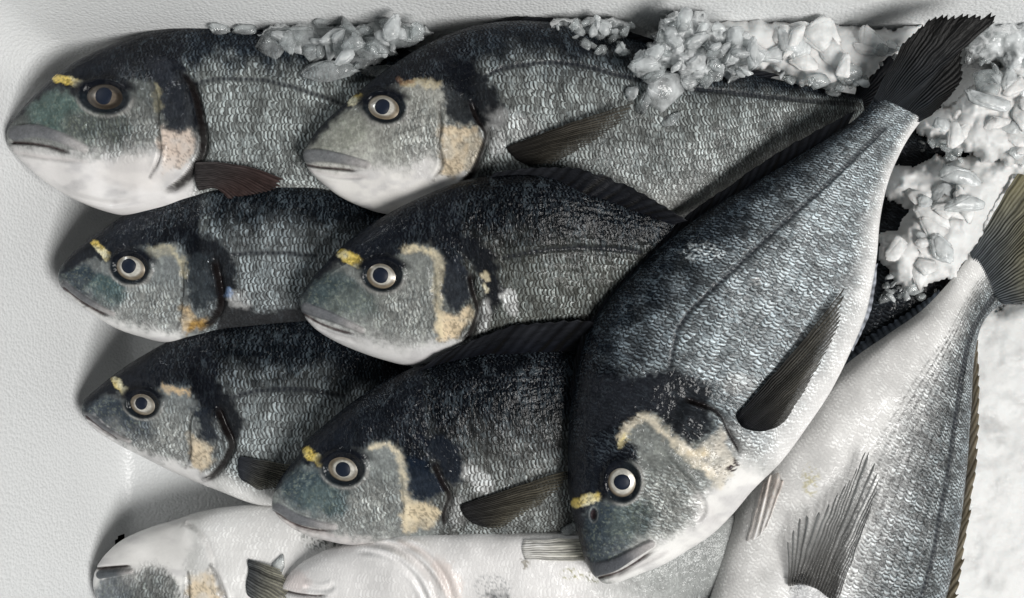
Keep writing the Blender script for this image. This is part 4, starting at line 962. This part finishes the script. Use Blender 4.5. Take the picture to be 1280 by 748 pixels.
slush('crushed_ice', [(868, 36), (915, 22), (1000, 26), (1090, 36), (1160, 30), (1140, 50), (1108, 78), (1088, 98), (1076, 108), (1044, 112), (1012, 110), (985, 96), (960, 86), (935, 84), (905, 72)], 188, 34, 'smooth white bank of packed ice along the top wall, above the pale fish tail', ICE_WHITE, 5, edge=26, rough=4, cell=60)
slush('crushed_ice', [(1107, 238), (1112, 204), (1150, 203), (1172, 196), (1205, 196), (1240, 190), (1330, 175), (1330, 235), (1268, 222), (1244, 262), (1218, 312), (1195, 345), (1155, 356), (1138, 366), (1113, 350), (1098, 325), (1097, 294), (1118, 284), (1136, 262), (1108, 250)], 118, 40, 'big rounded lump of packed ice between the two tails', ICE_WHITE, 6, edge=32, rough=10, cell=30, skirt=60)
slush('crushed_ice', [(1147, 152), (1160, 142), (1190, 136), (1204, 116), (1238, 88), (1340, 62), (1340, 215), (1240, 204), (1215, 196), (1195, 186), (1160, 176), (1148, 165)], 150, 42, 'pointed tongue of packed ice right of the raised tail', ICE_WHITE, 7, edge=28, rough=8, cell=32, skirt=60)
slush('crushed_ice', [(1203, 64), (1222, 46), (1232, 26), (1340, 18), (1340, 100), (1264, 96), (1246, 74), (1216, 78), (1206, 76)], 170, 36, 'grey-white ice bank in the corner behind the raised tail tip', ICE_CLOUD, 8, edge=20, rough=7, cell=12, stepp=1.6, skirt=60)
slush('crushed_ice', [(1140, 440), (1200, 400), (1240, 386), (1330, 366), (1480, 360), (1480, 900), (1090, 900), (1120, 640)], 30, 28, 'flat wet sheet of white ice right of the striped flank', ICE_WHITE, 9, edge=20, rough=2.5, stepp=3.2, cell=46, skirt=30)
slush('crushed_ice', [(1118, 402), (1160, 377), (1200, 352), (1205, 372), (1160, 410), (1122, 425)], 92, 16, 'thin white ice slab along the anal fin of the belly-up fish', ICE_WHITE, 10, edge=10, rough=4, cell=20)
slush('crushed_ice', [(790, 88), (802, 70), (815, 45), (834, 17), (882, 16), (892, 28), (930, 38), (962, 66), (945, 82), (918, 106), (895, 86), (880, 106), (850, 100), (834, 86), (815, 100), (796, 98)], 222, 34, 'tall heap of glassy crushed ice on the back of the pale fish', ICE_CLOUD, 11, edge=18, rough=12, cell=12, stepp=1.3)
slush('crushed_ice', [(672, 36), (690, 26), (716, 22), (760, 21), (792, 28), (782, 46), (752, 62), (730, 56), (712, 40)], 214, 16, 'thin glassy ice grains along the top of the pale fish back', ICE_CLEAR, 12, edge=12, rough=8, cell=9, stepp=1.2)
slush('crushed_ice', [(320, 44), (340, 32), (440, 27), (530, 32), (545, 40), (500, 62), (470, 84), (430, 90), (412, 74), (392, 60), (350, 62)], 194, 10, 'grey translucent ice layer between the top wall and two fish backs', ICE_CLEAR, 13, edge=8, rough=4, cell=30, stepp=1.4)
# hidden bed that carries the heap
slush('ice_bed', [(240, 70), (700, 70), (900, 110), (860, 190), (760, 230), (520, 210), (300, 200)], 40, 70, 'bed of packed ice hidden beneath the upper fish', ICE_WHITE, 14, edge=80, rough=8, stepp=9, cell=60, skirt=20)

def chunk(cx, cy, rx, ry, rz, ang, mat, label, seed, group=None, zoff=.55, fine=False, z=None):
    """a broken piece of ice: a tilted, many-sided convex shard with chipped edges"""
    rs = np.random.RandomState(seed)
    n = 6 if fine else 5
    th = np.sort((np.arange(n) + rs.rand(n) * .8) / n * 2 * math.pi)
    rr = .65 + .5 * rs.rand(n)
    low = np.stack([np.cos(th) * rr, np.sin(th) * rr, -.6 + .5 * rs.rand(n)], -1)
    th2 = th + rs.randn(n) * .25; r2 = (.45 + .42 * rs.rand(n)); tilt = rs.randn(2) * .45
    upp = np.stack([np.cos(th2) * r2, np.sin(th2) * r2, np.zeros(n)], -1); upp[:, 2] = .8 + upp[:, 0] * tilt[0] + upp[:, 1] * tilt[1] + rs.rand(n) * .12
    bot = np.array([[.4, .3, -1], [-.4, .2, -1], [0, -.5, -1.]])
    pts = np.vstack([low, upp, bot])
    a = math.radians(ang); x, y = pts[:, 0] * rx, pts[:, 1] * ry
    zb = float(zget(cx, cy)) if z is None else z
    c = W(cx, cy, zb + rz * zoff)
    V = np.stack([x * math.cos(a) - y * math.sin(a) + c[0], x * math.sin(a) + y * math.cos(a) + c[1], pts[:, 2] * rz + c[2]], -1)
    bm = bmesh.new()
    for p in V: bm.verts.new(p)
    h = bmesh.ops.convex_hull(bm, input=list(bm.verts))
    bmesh.ops.delete(bm, geom=list(set(h['geom_unused'] + h['geom_interior']) & set(bm.verts)), context='VERTS')
    bmesh.ops.dissolve_limit(bm, angle_limit=math.radians(9), verts=list(bm.verts), edges=list(bm.edges))
    bmesh.ops.bevel(bm, geom=list(bm.edges), offset=min(rx, ry, rz * 2) * .17, segments=2, affect='EDGES', clamp_overlap=True)
    bmesh.ops.triangulate(bm, faces=list(bm.faces))
    bmesh.ops.subdivide_edges(bm, edges=list(bm.edges), cuts=1)
    bmesh.ops.triangulate(bm, faces=list(bm.faces))
    V = np.array([v.co[:] for v in bm.verts])
    q = V / max(2.5, rx * .35)
    V = V + (np.stack([fbm(q[:, 0] + 3, q[:, 1] + q[:, 2], seed, 2), fbm(q[:, 0] + q[:, 2], q[:, 1] + 9, seed + 1, 2), fbm(q[:, 0] - 5, q[:, 1] - q[:, 2], seed + 2, 2)], -1) - .5) * min(rx, ry) * .03
    Fc = [tuple(v.index for v in f.verts) for f in bm.faces]; bm.free()
    o = mesh_obj('ice_chunk', V, Fc, mat, origin=(c[0], c[1], V[:, 2].min()))
    tag(o, label, 'ice chunk', group)
    return V

SINGLE = [
 (828, 112, 27, 27, 15, 20, ICE_CLOUD, 'large pale ice chunk with a cracked face, lowest of the heap on the pale fish'),
 (804, 82, 15, 20, 11, 0, ICE_CLOUD, 'upright rounded ice chunk just above the large cracked one'),
 (805, 128, 11, 19, 9, -15, ICE_CLEAR, 'clear ice shard touching the tip of the brown pectoral fin'),
 (790, 116, 11, 10, 7, 0, ICE_CLOUD, 'small ice nub left of the large cracked chunk'),
 (859, 108, 12, 8, 6, -40, ICE_CLEAR, 'clear ice splinter right of the large cracked chunk'),
 (838, 150, 15, 8, 3, 35, ICE_CLEAR, 'flat melting ice film on the pale fish below the large chunk'),
 (1236, 102, 17, 21, 12, 20, ICE_CLEAR, 'round clear ice chunk in the dark gap right of the tail fin'),
 (1201, 108, 13, 22, 5, -25, ICE_CLEAR, 'thin clear ice plate against the lower edge of the raised tail'),
 (1192, 122, 10, 7, 5, 20, ICE_CLEAR, 'dark clear ice bit between the tail fin and the ice tongue'),
 (1022, 100, 16, 12, 9, 0, ICE_CLEAR, 'knobbly clear ice bit at the lower edge of the smooth ice bank'),
 (1043, 109, 12, 10, 8, 30, ICE_CLEAR, 'clear ice bead touching the dark lateral line near the pale fish tail'),
 (1062, 92, 19, 17, 10, 10, ICE_CLEAR, 'glassy dark ice lump beside the root of the raised tail'),
 (1112, 60, 14, 11, 7, 30, ICE_CLOUD, 'small ice lump behind the front edge of the raised tail'),
 (1100, 62, 12, 10, 8, 0, ICE_CLEAR, 'clear ice grain in the dark notch before the raised tail'),
 (975, 92, 12, 8, 6, 20, ICE_CLOUD, 'ice crumb hanging over the dark dorsal fin of the pale fish'),
 (372, 50, 40, 17, 9, -4, ICE_CLEAR, 'long cracked grey ice plate on the back of the corner fish'),
 (344, 56, 24, 21, 9, 30, ICE_CLEAR, 'clear ice plate at the left end of the long grey plate'),
 (274, 36, 14, 10, 8, 0, ICE_CLEAR, 'clear round ice bead alone on the back of the corner fish'),
 (306, 38, 20, 8, 6, 8, ICE_CLEAR, 'flat clear ice strip between the lone bead and the long grey plate'),
 (410, 92, 40, 17, 7, 8, ICE_CLEAR, 'wide clear ice plate over the dotted line of the corner fish'),
 (458, 62, 28, 17, 8, 0, ICE_CLEAR, 'thick grey ice slab right of the dark crack above the corner fish'),
 (500, 50, 36, 12, 8, 2, ICE_CLEAR, 'oval grey ice plate next to the forehead of the pale fish'),
 (418, 62, 20, 12, 9, -35, ICE_CLEAR, 'jagged white ice shard in the middle of the grey plates'),
 (470, 88, 26, 9, 5, 0, ICE_CLEAR, 'low clear ice strip above the brow of the pale fish'),
 (402, 18+10, 12, 9, 6, 10, ICE_CLEAR, 'tiny clear ice piece at the wall above the grey plates'),
 (712, 662, 14, 8, 6, 35, ICE_CLEAR, 'frosty ice crumb wedged between the white belly and the largest head'),
 (346, 712, 10, 24, 1.6, -30, ICE_CLEAR, 'thin clear ice sheet before the mouth of the upturned pink fish'),
 (1180, 8+170, 15, 9, 6, -10, ICE_CLEAR, 'wet clear ice lump below the ice tongue'),
 (1196, 188, 12, 8, 6, 30, ICE_CLEAR, 'clear ice bit at the end of the dark gap under the ice tongue'),
 (1140, 362, 18, 9, 8, 15, ICE_CLEAR, 'clear frozen fringe at the bottom of the big ice lump'),
 (1150, 372, 10, 7, 6, 0, ICE_CLEAR, 'dark wet ice bit just below the big ice lump'),
 (1108, 372, 12, 9, 5, 40, ICE_CLEAR, 'clear ice crumb in the black gap below the big ice lump'),
]
for k, s in enumerate(SINGLE): zput(chunk(*s[:7], s[7], 300 + k, fine=True))

rnd = random.Random(4)
def scatter(poly, n, r0, r1, mats, label, group, seed, sink=False):
    poly = np.array(poly, float); lo, hi = poly.min(0), poly.max(0); k = 0; t = 0
    while k < n and t < n * 30:
        t += 1
        p = (rnd.uniform(lo[0], hi[0]), rnd.uniform(lo[1], hi[1]))
        if polysd(np.array([p]), poly)[0] > 0: continue
        r = rnd.uniform(r0, r1)
        zput(chunk(p[0], p[1], r * rnd.uniform(.9, 1.7), r * rnd.uniform(.6, 1.0), r * (rnd.uniform(.16, .30) if sink else rnd.uniform(.4, .7)), rnd.uniform(0, 180), rnd.choice(mats), label, seed + k, group, zoff=.1 if sink else .55)); k += 1
scatter([(800, 72), (835, 18), (890, 18), (955, 60), (930, 100), (880, 110), (800, 98)], 34, 6, 15, [ICE_CLOUD, ICE_CLOUD, ICE_CLEAR], 'small glassy ice chip in the tall heap on the pale fish', 'ice chips of the tall heap', 1000)
scatter([(676, 34), (720, 22), (790, 24), (785, 60), (770, 80), (735, 62), (708, 42)], 26, 4, 9, [ICE_CLEAR, ICE_CLOUD], 'small clear ice grain along the top edge of the pale fish', 'ice grains on the fish back', 2000)
scatter([(325, 42), (440, 28), (530, 34), (470, 84), (400, 78)], 44, 5, 15, [ICE_CLEAR, ICE_CLEAR, ICE_CLOUD], 'small clear ice chip among the grey plates by the top wall', 'ice chips among the plates', 3000)
scatter([(955, 80), (1010, 100), (1045, 112), (1088, 96), (1120, 50), (1130, 62), (1085, 108), (1040, 118), (960, 96)], 26, 3, 7, [ICE_CLEAR, ICE_CLEAR, ICE_CLOUD], 'small clear ice crumb along the lower rim of the smooth ice bank', 'ice crumbs at the bank rim', 4000)
scatter([(1200, 70), (1250, 78), (1262, 98), (1215, 128), (1190, 128)], 14, 3, 7, [ICE_CLEAR, ICE_CLOUD], 'small clear ice crumb in the gap right of the raised tail', 'ice crumbs beside the tail', 5000)
scatter([(1150, 172), (1200, 182), (1215, 200), (1180, 205), (1150, 200)], 12, 3, 6, [ICE_CLEAR], 'small wet ice crumb under the ice tongue', 'ice crumbs under the tongue', 6000)
scatter([(1100, 330), (1140, 362), (1190, 345), (1170, 372), (1110, 372)], 16, 3, 7, [ICE_CLEAR, ICE_CLOUD], 'small clear ice crumb at the foot of the big ice lump', 'ice crumbs at the lump foot', 7000)

scatter([(1125, 290), (1150, 220), (1230, 200), (1255, 215), (1215, 300), (1185, 335), (1140, 345), (1112, 330)], 20, 12, 28, [ICE_FROST, ICE_FROST, ICE_CLOUD], 'broad pale ice shard frozen into the big rounded lump', 'ice shards on the big lump', 8000, sink=True)
scatter([(1165, 150), (1230, 130), (1280, 80), (1290, 190), (1240, 195), (1190, 178)], 16, 11, 26, [ICE_FROST, ICE_FROST, ICE_CLOUD], 'broad pale ice shard frozen into the ice tongue', 'ice shards on the tongue', 8200, sink=True)
scatter([(890, 45), (960, 38), (1060, 44), (1100, 50), (1075, 84), (1000, 88), (940, 72)], 16, 11, 28, [ICE_FROST, ICE_FROST, ICE_CLOUD], 'broad pale ice shard frozen into the smooth bank at the top wall', 'ice shards on the bank', 8400, sink=True)
